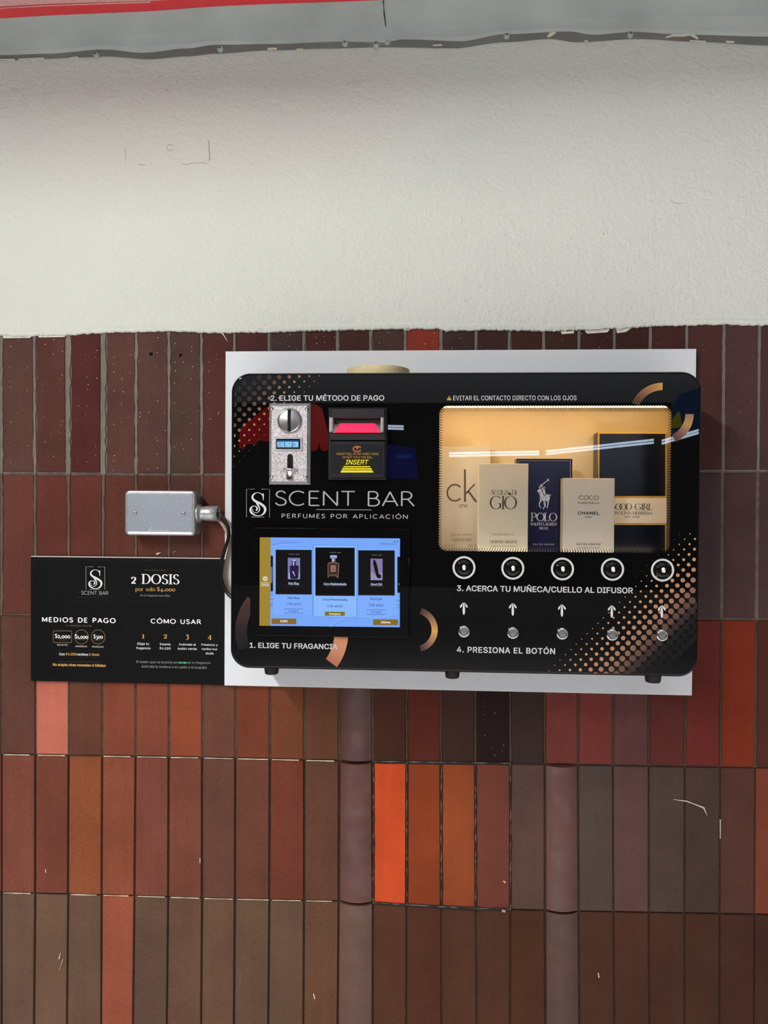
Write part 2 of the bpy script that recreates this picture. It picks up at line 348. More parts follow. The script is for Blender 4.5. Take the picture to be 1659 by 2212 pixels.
# skeleton letters: advance, strokes (kind, points); a = contrast by direction, k = thick, n = thin, s = serif foot
SK = {
 'A': (.86, [('n', [(.02, 0), (.43, 1)]), ('k', [(.41, 1), (.84, 0)]), ('n', [(.16, .32), (.70, .32)]), ('s', [.02, 0]), ('s', [.84, 0])]),
 'B': (.74, [('k', [(.1, 0), (.1, 1)]), ('a', [(.1, 1), (.36, 1)] + arcp(.36, .76, .24, .24, 90, -90) + [(.1, .52)]), ('a', [(.1, .52), (.4, .52)] + arcp(.4, .26, .28, .26, 90, -90) + [(.1, 0)]), ('s', [.1, 0]), ('s', [.1, 1])]),
 'C': (.92, [('a', arcp(.5, .5, .47, .5, 48, 312, 24)), ('v', [.82, .84])]),
 'D': (.9, [('k', [(.1, 0), (.1, 1)]), ('a', [(.1, 1), (.36, 1)] + arcp(.36, .5, .48, .5, 90, -90, 20) + [(.1, 0)]), ('s', [.1, 0]), ('s', [.1, 1])]),
 'E': (.68, [('k', [(.1, 0), (.1, 1)]), ('n', [(.1, 1), (.62, 1)]), ('n', [(.1, .52), (.55, .52)]), ('n', [(.1, 0), (.64, 0)]), ('s', [.1, 0]), ('s', [.1, 1]), ('v', [.62, .92]), ('v', [.64, .08])]),
 'F': (.64, [('k', [(.1, 0), (.1, 1)]), ('n', [(.1, 1), (.6, 1)]), ('n', [(.1, .5), (.52, .5)]), ('s', [.1, 0])]),
 'G': (.98, [('a', arcp(.5, .5, .47, .5, 48, 325, 24)), ('k', [(.86, .12), (.86, .44)]), ('n', [(.62, .44), (.98, .44)]), ('v', [.82, .84])]),
 'H': (.92, [('k', [(.1, 0), (.1, 1)]), ('k', [(.82, 0), (.82, 1)]), ('n', [(.1, .52), (.82, .52)]), ('s', [.1, 0]), ('s', [.1, 1]), ('s', [.82, 0]), ('s', [.82, 1])]),
 'I': (.3, [('k', [(.15, 0), (.15, 1)]), ('s', [.15, 0]), ('s', [.15, 1])]),
 'K': (.8, [('k', [(.1, 0), (.1, 1)]), ('n', [(.1, .4), (.72, 1)]), ('k', [(.32, .58), (.78, 0)]), ('s', [.1, 0]), ('s', [.1, 1]), ('s', [.72, 1]), ('s', [.76, 0])]),
 'L': (.64, [('k', [(.1, 0), (.1, 1)]), ('n', [(.1, 0), (.62, 0)]), ('s', [.1, 0]), ('s', [.1, 1]), ('v', [.62, .1])]),
 'M': (1.04, [('n', [(.08, 0), (.1, 1)]), ('k', [(.1, 1), (.52, .1)]), ('n', [(.52, .1), (.94, 1)]), ('k', [(.94, 1), (.96, 0)]), ('s', [.08, 0]), ('s', [.96, 0])]),
 'N': (.94, [('n', [(.1, 0), (.1, 1)]), ('k', [(.1, 1), (.84, 0)]), ('n', [(.84, 0), (.84, 1)]), ('s', [.1, 0]), ('s', [.08, 1]), ('s', [.84, 1])]),
 'O': (1.04, [('o', arcp(.52, .5, .48, .5, 0, 360, 32)[:-1])]),
 'P': (.72, [('k', [(.1, 0), (.1, 1)]), ('a', [(.1, 1), (.36, 1)] + arcp(.36, .73, .29, .27, 90, -90) + [(.1, .46)]), ('s', [.1, 0]), ('s', [.1, 1])]),
 'Q': (1.04, [('o', arcp(.52, .5, .48, .5, 0, 360, 32)[:-1]), ('k', [(.6, .16), (.92, -.14)])]),
 'R': (.8, [('k', [(.1, 0), (.1, 1)]), ('a', [(.1, 1), (.36, 1)] + arcp(.36, .74, .27, .26, 90, -90) + [(.1, .48)]), ('k', [(.42, .48), (.76, 0)]), ('s', [.1, 0]), ('s', [.1, 1]), ('s', [.76, 0])]),
 'S': (.68, [('a', cm((.58, .84), (.48, .96), (.33, 1), (.16, .93), (.09, .76), (.16, .61), (.34, .52), (.53, .41), (.61, .25), (.54, .07), (.33, 0), (.16, .04), (.05, .17)))]),
 'T': (.78, [('k', [(.39, 0), (.39, 1)]), ('n', [(.03, 1), (.75, 1)]), ('s', [.39, 0]), ('v', [.03, .92]), ('v', [.75, .92])]),
 'U': (.88, [('k', [(.1, 1), (.1, .32)]), ('a', arcp(.44, .34, .34, .34, 180, 360)), ('n', [(.78, .32), (.78, 1)]), ('s', [.1, 1]), ('s', [.78, 1])]),
 'V': (.84, [('k', [(.04, 1), (.43, 0)]), ('n', [(.41, 0), (.8, 1)])]),
 'W': (1.2, [('k', [(.04, 1), (.34, 0)]), ('n', [(.33, 0), (.61, 1)]), ('k', [(.59, 1), (.88, 0)]), ('n', [(.87, 0), (1.16, 1)]), ('s', [.04, 1]), ('s', [1.16, 1])]),
 'Y': (.8, [('k', [(.04, 1), (.4, .46)]), ('n', [(.4, .46), (.76, 1)]), ('k', [(.4, .46), (.4, 0)]), ('s', [.4, 0])]),
 'c': (.6, [('a', arcp(.32, .32, .27, .32, 45, 315, 18))]),
 'p': (.64, [('k', [(.1, -.3), (.1, .64)]), ('o', arcp(.34, .32, .25, .32, 0, 360, 20)[:-1]), ('s', [.1, -.3])]),
 'o': (.62, [('o', arcp(.31, .32, .26, .32, 0, 360, 20)[:-1])]),
 'r': (.46, [('k', [(.1, 0), (.1, .64)]), ('a', [(.1, .42), (.2, .58), (.34, .62), (.42, .54)]), ('s', [.1, 0])]),
 's': (.48, [('a', cm((.4, .53), (.32, .62), (.22, .64), (.11, .6), (.08, .48), (.22, .35), (.38, .24), (.4, .1), (.28, 0), (.14, .01), (.05, .12)))]),
 'l': (.28, [('k', [(.12, 0), (.12, 1.04)]), ('s', [.12, 0])]),
 'n': (.64, [('k', [(.1, 0), (.1, .64)]), ('a', [(.1, .44)] + arcp(.32, .4, .21, .24, 150, 0) + [(.53, 0)])]),
 'e': (.62, [('a', [(.06, .34), (.57, .34)] + arcp(.32, .32, .26, .32, 5, 310, 20))]),
 '0': (.7, [('o', arcp(.35, .33, .28, .33, 0, 360, 22)[:-1])]),
 '1': (.4, [('k', [(.2, 0), (.2, .68)]), ('n', [(.04, .58), (.2, .68)]), ('s', [.2, 0])]),
 '2': (.6, [('a', cm((.07, .5), (.14, .63), (.3, .68), (.46, .6), (.48, .44), (.34, .25), (.06, .02))), ('k2', [(.06, .04), (.54, .04)])]),
 '3': (.56, [('a', cm((.08, .58), (.2, .67), (.36, .66), (.43, .52), (.38, .38), (.22, .3))), ('a', cm((.22, .3), (.42, .24), (.49, .05), (.42, -.16), (.24, -.26), (.06, -.2)))]),
 '4': (.64, [('k', [(.42, -.26), (.42, .64)]), ('n', [(.42, .64), (.04, .02)]), ('n', [(.04, .02), (.6, .02)])]),
 '5': (.56, [('n', [(.14, .66), (.48, .7)]), ('n', [(.14, .66), (.12, .32)]), ('a', cm((.12, .32), (.28, .4), (.44, .32), (.5, .1), (.42, -.15), (.22, -.26), (.06, -.18)))]),
 '$': (.66, [('a', cm((.56, .8), (.46, .92), (.32, .95), (.16, .88), (.1, .73), (.17, .6), (.34, .51), (.52, .41), (.58, .26), (.5, .1), (.32, .05), (.16, .08), (.06, .2))), ('n', [(.33, -.08), (.33, 1.08)])]),
 '.': (.28, [('d', [.13, .07])]), ' ': (.42, []), '/': (.5, [('n', [(.04, -.1), (.44, 1.05)])]),
}
SK['Ó'] = (SK['O'][0], SK['O'][1] + [('n', [(.46, 1.14), (.66, 1.32)])]); SK['Ò'] = (SK['O'][0], SK['O'][1] + [('k', [(.56, 1.1), (.36, 1.26)])])
def sktext(mb, s, xl, xr, yt, yb, Y, col, thick=.1, thin=.1, ls=0., serif=False, layer=0, overlap=None):
    adv = 0; pl = []
    for i, ch in enumerate(s):
        a, st = SK[ch]
        if overlap and i in overlap: adv -= overlap[i]
        pl.append((adv, st)); adv += a + ls
    ex = []; strokes = []
    for off, st in pl:
        for kind, pts in st:
            if kind == 's':
                if serif: strokes.append(([(off + pts[0] - thick * 1.15, pts[1]), (off + pts[0] + thick * 1.15, pts[1])], thin)); 
                continue
            if kind == 'v':
                if serif: strokes.append(([(off + pts[0], pts[1] - .1), (off + pts[0], pts[1] + .1)], thin))
                continue
            if kind == 'd': strokes.append((None, (off + pts[0], pts[1], thick * .72))); continue
            pp = [(off + x, z) for x, z in pts]
            if kind == 'k': wd = thick
            elif kind == 'n': wd = thin
            elif kind == 'k2': wd = (thick + thin) / 2
            else:
                wd = []; n = len(pp)
                for i in range(n):
                    a = pp[(i - 1) % n] if (kind == 'o' or i) else pp[i]; b = pp[(i + 1) % n] if (kind == 'o' or i < n - 1) else pp[i]
                    dx, dz = abs(b[0] - a[0]), abs(b[1] - a[1]); l = sqrt(dx * dx + dz * dz) or 1; wd.append(thin + (thick - thin) * (dz / l) ** 1.6)
            strokes.append((pp, wd, kind == 'o'))
    tot = adv - ls; ym = (yt + yb) / 2; xm = (xl + xr) / 2
    X0, X1 = PX(xl, ym, Y), PX(xr, ym, Y); Z1, Z0 = PZ(xm, yt, Y), PZ(xm, yb, Y)
    t = MB()
    for k, q in enumerate(strokes):
        if q[0] is None: t.disc(q[1][0], q[1][1], q[1][2], -k * 1e-5, 12)
        else:
            pp = q[0]; closed = len(q) > 2 and q[2]
            t.strip(pp, q[1], -k * 1e-5, closed=closed)
    gx0 = min(v[0] for v in t.v); gx1 = max(v[0] for v in t.v); e = (X1 - X0) / (gx1 - gx0); ez = (Z1 - Z0)
    hz = thin / 2
    mb.add([(X0 + (v[0] - gx0) * e, Y - layer * .0002 + v[1], Z0 + (v[2] * (1 - 2 * hz) + hz) * ez) for v in t.v], t.f, lin(col))
def pxstrip(mb, pts, wpx, Y, col, closed=False, layer=0):
    s = PS(*pts[0], Y); q = [(PX(x, y, Y), PZ(x, y, Y)) for x, y in pts]
    mb.strip(q, [a * s for a in wpx] if isinstance(wpx, (list, tuple)) else wpx * s, Y - layer * .0002, lin(col), closed)
def pxpoly(mb, pts, Y, col, layer=0):
    q = [(PX(x, y, Y), PZ(x, y, Y)) for x, y in pts]
    ar = sum(q[i - 1][0] * q[i][1] - q[i][0] * q[i - 1][1] for i in range(len(q)))
    mb.poly(q if ar > 0 else q[::-1], Y - layer * .0002, lin(col))
def pxrect(mb, x0, y0, x1, y1, Y, col, layer=0): pxpoly(mb, [(x0, y0), (x1, y0), (x1, y1), (x0, y1)], Y, col, layer)
def s_emblem(mb, tr, Y, col, k):
    """swash S with a curl; tr maps emblem pixels (0..1659 drawing) to photo pixels, k scales stroke widths"""
    main = cm((820, 445), (775, 470), (700, 425), (600, 402), (500, 435), (425, 520), (430, 610), (500, 690), (610, 750), (740, 820), (850, 920), (875, 1030), (820, 1150), (720, 1215), (610, 1228), (480, 1195), (380, 1110), (350, 1010), (390, 920), (470, 882), (550, 900), (590, 960), (580, 1015), (540, 1040))
    n = len(main); wk = [14, 40, 22, 16, 40, 62, 72, 80, 84, 84, 86, 84, 60, 30, 22, 45, 72, 78, 45, 20, 30, 62, 60, 46]
    ws = []
    for i in range(n):
        t = i / (n - 1) * (len(wk) - 1); a = int(t); b = min(a + 1, len(wk) - 1); ws.append((wk[a] + (wk[b] - wk[a]) * (t - a)) * k)
    pxstrip(mb, [tr(*p) for p in main], ws, Y, col)
    m2 = cm((560, 770), (620, 850), (670, 940), (672, 1030), (620, 1100), (550, 1132), (480, 1108), (435, 1050), (425, 985))
    wk = [46, 52, 40, 34, 22, 16, 14, 16, 22]; n = len(m2); ws = []
    for i in range(n):
        t = i / (n - 1) * (len(wk) - 1); a = int(t); b = min(a + 1, len(wk) - 1); ws.append((wk[a] + (wk[b] - wk[a]) * (t - a)) * k)
    pxstrip(mb, [tr(*p) for p in m2], ws, Y, col, layer=1)
    pxpoly(mb, [tr(*p) for p in ((720, 432), (780, 448), (828, 428), (826, 672), (806, 672), (790, 560), (765, 490))], Y, col, layer=2)

# ================================================================== SETTING
SX = .0                                               # plane of the tile faces is Y = 0
fl = MB(); fl.add([(-7, .3, 0), (-7, -12, 0), (7, -12, 0), (7, .3, 0)], [[0, 1, 2, 3]]); fl.add([(-7, .3, -.1), (-7, -12, -.1), (7, -12, -.1), (7, .3, -.1)], [[3, 2, 1, 0]])
structure(fl.build('floor', 'floor'))
hw = MB(); hw.box(-7, 7, -12.1, -12, 0, 5.0); structure(hw.build('wall_front', 'hall'))

fs_ = MB(); fs_.box(-7, 7, -12, -11.9, 3.35, 5.0); structure(fs_.build('trim_1', 'white'))  # pale strip added so the black front mirrors a lighter top band
# --- tiled lower wall
VJ = [(-70, -70, -70), (3, 4, 4), (74.5, 77.5, 74), (147.7, 149, 145), (224.5, 220, 219), (294.5, 292.6, 287.6), (365, 365, 361), (435, 437.7, 435), (506.4, 509, 506), (581.6, 583.8, 580), (656.5, 657.8, 656), (729.5, 733.3, 730), (801.5, 806.5, 805), (876, 879, 878), (953, 953, 954), (1028.3, 1027, 1029.5), (1100, 1103, 1102), (1175, 1177, 1178), (1250.3, 1249, 1252), (1327, 1324, 1327), (1405, 1401, 1403), (1484, 1479, 1479), (1564.5, 1555.5, 1554), (1640.6, 1630.6, 1629), (1716, 1706, 1704)]
def vx(j, y):
    a, b, c = VJ[j]
    return a + (b - a) * (y - 740) / 1050 if y < 1790 else b + (c - b) * (y - 1790) / 410
HJ = [[(-100, 716), (1760, 690)],
      [(-100, 1022), (60, 1023.6), (435, 1025), (1560, 1018.7), (1760, 1017)],
      [(-100, 1328), (40, 1329), (1560, 1338.5), (1760, 1340)],
      [(-100, 1628), (40, 1630), (400, 1636), (620, 1641), (780, 1645), (820, 1646), (1180, 1651), (1500, 1656.5), (1760, 1661)],
      [(-100, 1925), (40, 1929), (280, 1935), (470, 1941), (750, 1947.5), (830, 1952.5), (1010, 1963), (1250, 1968.7), (1550, 1974), (1760, 1978)],
      [(-100, 2238), (1760, 2290)], [(-100, 2545), (1760, 2610)]]
def hy(j, x):
    p = HJ[j]
    for (a, b), (c, d) in zip(p, p[1:]):
        if x <= c: return b + (d - b) * (x - a) / (c - a)
    return p[-1][1]
TC = {   # fired colour of each tile, row by row, as a base colour
 0: [(94, 66, 58), (96, 66, 57), (94, 55, 48), (86, 42, 38), (98, 63, 55), (94, 64, 56), (86, 62, 54), (88, 48, 42), (84, 46, 43), (72, 52, 52), (76, 41, 38), (76, 46, 42), (80, 56, 50), (142, 56, 42), (68, 48, 46), (68, 44, 40), (70, 41, 34), (70, 44, 36), (70, 41, 38), (68, 41, 37), (70, 41, 38), (78, 49, 46), (80, 56, 55), (74, 52, 52), (70, 50, 50)],
 1: [(100, 62, 50), (106, 60, 50), (102, 54, 45), (100, 52, 43), (98, 54, 44), (96, 56, 45), (92, 58, 50), (100, 56, 46)] + [(88, 52, 43)] * 13 + [(66, 51, 52), (70, 49, 49), (68, 49, 49), (66, 48, 46)],
 2: [(96, 60, 50), (106, 68, 56), (208, 118, 98), (112, 69, 53), (142, 75, 54), (142, 76, 57), (154, 78, 52), (119, 75, 59), (128, 66, 45), (128, 73, 48), (114, 71, 51), (88, 50, 42), (92, 55, 40), (114, 52, 38), (80, 53, 46), (50, 30, 30), (76, 56, 51), (146, 72, 64), (148, 70, 63), (126, 80, 77), (120, 58, 52), (134, 56, 48), (158, 62, 36), (104, 58, 46), (90, 54, 44)],
 3: [(126, 76, 60), (129, 74, 59), (121, 68, 53), (148, 84, 52), (144, 79, 57), (129, 74, 59), (125, 72, 55), (117, 77, 62), (120, 73, 58), (128, 66, 48), (113, 74, 57), (106, 58, 48), (222, 86, 42), (150, 68, 33), (158, 78, 42), (124, 67, 54), (100, 74, 67), (100, 58, 48), (88, 73, 66), (102, 73, 68), (84, 67, 59), (80, 61, 54), (92, 59, 49), (128, 66, 48), (122, 63, 45)],
 4: [(112, 85, 68), (116, 89, 72), (122, 93, 74), (113, 87, 70), (164, 89, 66), (107, 82, 67), (112, 82, 65), (113, 84, 65), (111, 85, 66), (111, 84, 66), (112, 77, 56), (102, 68, 52), (114, 76, 59), (110, 69, 53), (111, 74, 59), (106, 72, 57), (103, 67, 49), (98, 62, 48), (98, 68, 54), (101, 68, 53), (96, 66, 52), (96, 65, 52), (93, 62, 50), (88, 60, 51), (85, 60, 50)],
}
TC[5] = TC[4]
tb = MB(); gb = MB()
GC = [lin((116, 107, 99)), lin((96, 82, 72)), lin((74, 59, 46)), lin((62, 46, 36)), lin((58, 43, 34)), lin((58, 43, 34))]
rt = random.Random(3)
for r in range(6):
    for c in range(24):
        xm = (VJ[c][0] + VJ[c + 1][0]) / 2; yt, yb = hy(r, xm), hy(r + 1, xm)
        jw = {0: 6.6, 1: 5.6, 2: 4.0, 3: 3.2, 4: 3.0, 5: 3.0}[r]
        if r <= 1 and c >= 22: jw = 6.0
        if r == 3 and 11 <= c <= 14: jw = 5
        h = jw * .6
        def cn(j, y, sgn):
            k = h * (1 + .25 * rt.uniform(-1, 1))
            if r == 0 and j in (3, 4): k *= 1.7
            if r == 0 and j in (5, 6, 7): k *= .8
            return vx(j, y) + sgn * k
        dz = h * .9
        q = [(cn(c, yb, 1), hy(r + 1, vx(c, yb)) - dz), (cn(c + 1, yb, -1), hy(r + 1, vx(c + 1, yb)) - dz), (cn(c + 1, yt, -1), hy(r, vx(c + 1, yt)) + dz), (cn(c, yt, 1), hy(r, vx(c, yt)) + dz)]
        q = [(PX(x, y, 0), PZ(x, y, 0)) for x, y in q]
        proud = rt.uniform(-.0003, .0004) + (.0009 if r in (3, 4) and c < 12 else 0)
        convex = .0075 if ((c == 11 and r >= 2) or (c == 17 and r >= 3)) else .0006
        bev = .0009; nx = 10 if convex > .001 else 4
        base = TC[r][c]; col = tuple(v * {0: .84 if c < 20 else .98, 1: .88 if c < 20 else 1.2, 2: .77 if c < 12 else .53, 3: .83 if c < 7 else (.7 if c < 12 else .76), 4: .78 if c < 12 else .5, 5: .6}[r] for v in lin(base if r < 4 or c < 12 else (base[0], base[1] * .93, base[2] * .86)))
        spk = .8 if (r, c) == (2, 15) else {0: 1.0 if c < 20 else .55, 1: .35, 2: .08}.get(r, 0.)
        # front surface: nx columns across, slightly bellied; then a rounded rim down to the grout
        (xa, za), (xb, zb), (xc, zc), (xd, zd) = q
        vs = []; fs = []
        def row(t, inx, y0):
            L_ = []
            for i in range(nx + 1):
                u = i / nx; uu = bev / (xb - xa) * inx + u * (1 - 2 * inx * bev / (xb - xa))
                x = (xa + (xb - xa) * uu) * (1 - t) + (xd + (xc - xd) * uu) * t; z = (za + (zb - za) * uu) * (1 - t) + (zd + (zc - zd) * uu) * t
                L_.append((x, y0 - convex * (1 - (2 * u - 1) ** 2), z))
            return L_
        hh = zd - za; e = bev / hh
        grid = [row(e, 1, -proud), row(1 - e, 1, -proud)]
        for L_ in grid: vs += L_
        n1 = nx + 1
        for i in range(nx): fs.append([i, i + 1, n1 + i + 1, n1 + i])
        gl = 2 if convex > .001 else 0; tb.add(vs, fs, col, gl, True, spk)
        outer = [(x_, .0009, z_) for x_, z_ in q]; back = [(x, .008, z) for x, y, z in outer]
        o = grid[0] + grid[1]
        vs = o + outer + back; k = len(o)
        fs = [[k, k + 1] + list(range(nx, -1, -1)), [k + 2, k + 3] + list(range(n1, 2 * n1)), [k + 1, k + 2, 2 * n1 - 1, nx], [k + 3, k, 0, n1]]
        fs += [[k + 4 + i, k + 4 + (i + 1) % 4, k + (i + 1) % 4, k + i] for i in range(4)]
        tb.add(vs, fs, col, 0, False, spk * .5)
    y0, y1 = (PZ(830, hy(r, 830), 0), PZ(830, hy(r + 1, 830), 0))
for r in range(6):
    tl, trr = P(-100, hy(r, -100), 0), P(1720, hy(r, 1720), 0); bl, br = P(-100, hy(r + 1, -100), 0), P(1720, hy(r + 1, 1720), 0)
    g = .0012 if r < 2 else (.0018 if r == 2 else .0035)
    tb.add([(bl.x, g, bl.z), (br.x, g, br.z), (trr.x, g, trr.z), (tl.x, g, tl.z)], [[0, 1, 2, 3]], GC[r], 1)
a = P(-100, 700, 0)
tb.add([(-1.0, .012, .0), (1.0, .012, 0), (1.0, .012, a.z), (-1.0, .012, a.z)], [[0, 1, 2, 3]], GC[3], 1)
zb_ = P(830, 2560, 0).z
tb.box(-1.0, 1.0, .001, .012, 0, zb_, TC and lin((112, 80, 62)), 0)
M0 = len(tb.c)
def mortar(j, r, wmin, wmax, col, y=-.0011, n_=22):
    a_, b_ = hy(r, VJ[j][1]), hy(r + 1, VJ[j][1])
    pxstrip(tb, [(vx(j, a_ + (b_ - a_) * t / n_) + rt.uniform(-.9, .9), a_ + (b_ - a_) * t / n_) for t in range(n_ + 1)], [max(.02, rt.uniform(wmin, wmax)) for _ in range(n_ + 1)], y, col)
for j in range(1, 9): mortar(j, 0, 3, 8 if j not in (3, 4) else 13, (122, 113, 104)); mortar(j, 1, 3, 7, (102, 86, 75))
for j in range(9, 24): mortar(j, 0, 3, 6.5, (120, 112, 105))
for j in range(12, 17): mortar(j, 3, 2.5, 7, (44, 36, 31)); mortar(j, 3, -2.5, 3.4, (96, 88, 79), -.0015, 40)
for j in range(13, 23): mortar(j, 2, 2, 5, (70, 60, 48))
for r in (3, 4):
    pxstrip(tb, [(806 + 24.8 * t, hy(r, 806 + 24.8 * t)) for t in range(13)], [rt.uniform(5, 9) for _ in range(13)], -.0012, (46, 40, 36))
    pxstrip(tb, [(806 + 12.4 * t, hy(r, 806 + 12.4 * t) - 1) for t in range(25)], [max(.02, rt.uniform(-2.5, 3.4)) for _ in range(25)], -.0016, (110, 104, 98))
for q_ in range(M0, len(tb.c)): tb.c[q_] = (*tb.c[q_][:3], 0.)
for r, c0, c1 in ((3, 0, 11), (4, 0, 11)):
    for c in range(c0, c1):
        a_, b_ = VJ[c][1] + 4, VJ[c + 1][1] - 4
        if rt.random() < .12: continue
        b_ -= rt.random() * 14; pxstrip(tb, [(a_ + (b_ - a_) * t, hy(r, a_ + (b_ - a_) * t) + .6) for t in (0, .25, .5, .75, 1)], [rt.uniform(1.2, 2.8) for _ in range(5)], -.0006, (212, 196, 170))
# drill holes and chips in the tiles
for hx, hyy in ((327, 765), (390.5, 768)):
    p = P(hx, hyy, 0); s_ = PS(hx, hyy, 0)
    tb.lathe(p.x, p.z, [(6.2 * s_, -.0012), (5 * s_, -.0014), (4.6 * s_, .0)], 16, lin((120, 84, 70)), 0, False); tb.disc(p.x, p.z, 4.8 * s_, -.0015, 14, lin((14, 8, 7)))
for pts, wd, cc in (([(1455, 1727), (1484, 1731), (1500, 1737), (1520, 1745), (1528, 1762)], [1, 2.5, 2, 4, .6], (190, 180, 172)), ([(131, 2058), (127, 2072)], [1, 2.4], (225, 210, 190)), ([(136, 2072), (128, 2096)], [1.5, .6], (200, 180, 160)), ([(98, 1878), (99, 1885)], [1.8, 1.8], (225, 205, 185)), ([(677, 2146), (680, 2158)], [1.5, 2.5], (225, 205, 185)), ([(1292, 2101), (1294, 2112)], [1.5, 2.5], (220, 205, 195)), ([(1087, 1903), (1092, 1907)], [3, 3], (220, 170, 140)), ([(432, 1853), (432, 1864)], [1.6, 1.6], (225, 205, 185)), ([(338, 1197), (347, 1194)], [5, 1], (210, 190, 170)), ([(480, 719), (492, 738)], [2.6, .6], (215, 210, 200)), ([(1084, 1967), (1092, 1969)], [6, 5], (190, 150, 110)), ([(1556, 1770), (1556, 1812)], [3, 2], (175, 165, 155)), ([(374, 1193), (380, 1191)], [2, 1], (150, 130, 118))):
    pxstrip(tb, pts, wd, -.0030, cc)
# white paint smears where the plaster was painted over the tile edge
for pts in ([(1211, 716), (1240, 715), (1240, 720), (1214, 722)], [(1263, 714), (1318, 711), (1312, 718), (1268, 721)], [(868, 705), (884, 702), (884, 714), (872, 713)], [(4, 722), (66, 722), (66, 730), (8, 731)], [(80, 722), (140, 721), (140, 728), (84, 729)], [(1330, 708), (1368, 707), (1352, 717), (1333, 720)]):
    pxpoly(tb, pts, -.0022, (222, 218, 206))
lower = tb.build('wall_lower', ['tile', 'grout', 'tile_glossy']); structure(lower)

# --- plastered upper wall with a ragged painted lower edge
EDGE = [(-150, 726), (0, 725), (37, 727.6), (80, 726.7), (148, 725), (187, 722), (235, 719), (292, 717.7), (362, 717), (437, 719), (480, 720.7), (507, 719), (581, 719.6), (653, 716), (729, 715), (798, 713.5), (874, 711.7), (950, 712.4), (964, 717), (1026, 714.6), (1080, 714.4), (1167, 717), (1212, 716), (1240, 715), (1303, 713), (1324, 711), (1335, 713), (1366, 709), (1404, 705.7), (1485, 704), (1558, 701.5), (1638, 704), (1659, 702.6), (1800, 700)]
def edge_y(x):
    for (a, b), (c, d) in zip(EDGE, EDGE[1:]):
        if x <= c: return b + (d - b) * (x - a) / (c - a)
    return EDGE[-1][1]
pb = MB(); rows = []
xs = [-150 + i * 2.5 for i in range(781)]
prof = [(0, .001), (0, -.0035), (-2, -.0052), (-9, -.0058), (-14, -.0045)]
rr = random.Random(5); jit = [rr.uniform(-1.3, 1.3) for _ in xs]; jit = [(jit[i] + jit[i - 1]) / 1.5 for i in range(len(xs))]
for dy, yy in prof: rows.append([Vector((PX(x, 715, 0), yy, PZ(x, edge_y(x) + (jit[i] if dy > -9 else 0) + dy, 0))) for i, x in enumerate(xs)])
rows.append([Vector((v.x, -.0045, 2.6)) for v in rows[0]])
n = len(xs); vs = [v for r_ in rows for v in r_]; fs = [[k * n + i, k * n + i + 1, (k + 1) * n + i + 1, (k + 1) * n + i] for k in range(len(rows) - 1) for i in range(n - 1)]
pb.add(vs, fs, smooth=False)
pb.box(rows[0][0].x, rows[0][-1].x, .006, .05, 0.0, 2.6)
YP = -.0047
def crack(pts, w_): pxstrip(pb2, pts, w_, YP - .0002, (158, 154, 146))
pb2 = MB()
crack([(449, 303), (452, 308), (451, 320), (453, 335), (453, 344), (451, 348)], [1, 2, 1.6, 1.6, 2, 1]); crack([(299, 356), (314, 355.5)], 1.2); crack([(393, 354), (405, 355), (413, 353), (428, 352), (440, 351), (447, 354)], .9); crack([(271, 316), (271, 350)], .7)
crack([(358, 192), (362, 195), (365, 196)], [1, 1.8, 1]); crack([(343, 166), (349, 165)], 1.4); crack([(381, 175.5), (383, 176)], 2); crack([(1450, 431), (1452, 436), (1462, 439), (1473, 440)], 1); crack([(1303, 503), (1304, 507)], 2)
crack([(x, y) for x, y in arcp(367, 319, 6, 7, 20, 330, 16)], 1.1)
upper = pb.build('wall_upper', 'plaster'); structure(upper)
o = pb2.build('plaster_crack', ['paint'], upper)

# ================================================================== OVERHEAD SHEET AND RED BANNER
FLO = [(-120, 131), (0, 129), (100, 125), (170, 122), (230, 120), (320, 126), (400, 120), (465, 114), (575, 107), (700, 103), (825, 100), (980, 102), (1090, 89), (1190, 82), (1245, 89), (1380, 82), (1500, 88), (1659, 96), (1780, 98)]
FHI = [(-120, 121), (0, 119), (100, 116), (225, 107), (310, 114), (400, 105), (465, 97), (585, 95), (740, 90), (825, 92), (870, 85), (995, 89), (1090, 74), (1230, 68), (1280, 75), (1370, 69), (1480, 75), (1659, 79), (1780, 80)]
def interp(T, x):
    for (a, b), (c, d) in zip(T, T[1:]):
        if x <= c:
            t = (x - a) / (c - a); t = t * t * (3 - 2 * t); return b + (d - b) * t
    return T[-1][1]
YF = -.0075
fx = [-110 + i * 12 for i in range(157)]
fb = MB(); lo = [P(x, interp(FLO, x), YF) for x in fx]; hi = [P(x, interp(FHI, x), YF - .003) for x in fx]
for L_ in (lo, hi):                                    # the sheet runs on past the picture on both sides
    for dx in (.4, 1.2, 2.4): L_.insert(0, L_[0] + Vector((-dx, 0, 0))); L_.append(L_[-1] + Vector((dx, 0, 0)))
n = len(lo)
fb.add(lo + hi, [[i, i + 1, n + i + 1, n + i] for i in range(n - 1)], mi=1)
fb.add([v + Vector((0, .003, .0)) for v in lo] + lo, [[i, i + 1, n + i + 1, n + i] for i in range(n - 1)], mi=1)
zs = PZ(830, 95, YF)
prevl = hi
for yy, dz in ((-.016, .004), (-.04, .009), (-.12, .012), (-.20, .014), (-.60, .022)):
    cur = [Vector((v.x, yy, zs + dz + (v.z - zs) * max(0, 1 + yy / .05) + .0015 * sin(v.x * 9 + yy * 30))) for v in hi]
    fb.add(prevl + cur, [[i, i + 1, n + i + 1, n + i] for i in range(n - 1)], smooth=True); prevl = cur
fr = [v + Vector((0, 0, .12)) for v in prevl]
fb.add(prevl + fr, [[i, i + 1, n + i + 1, n + i] for i in range(n - 1)])
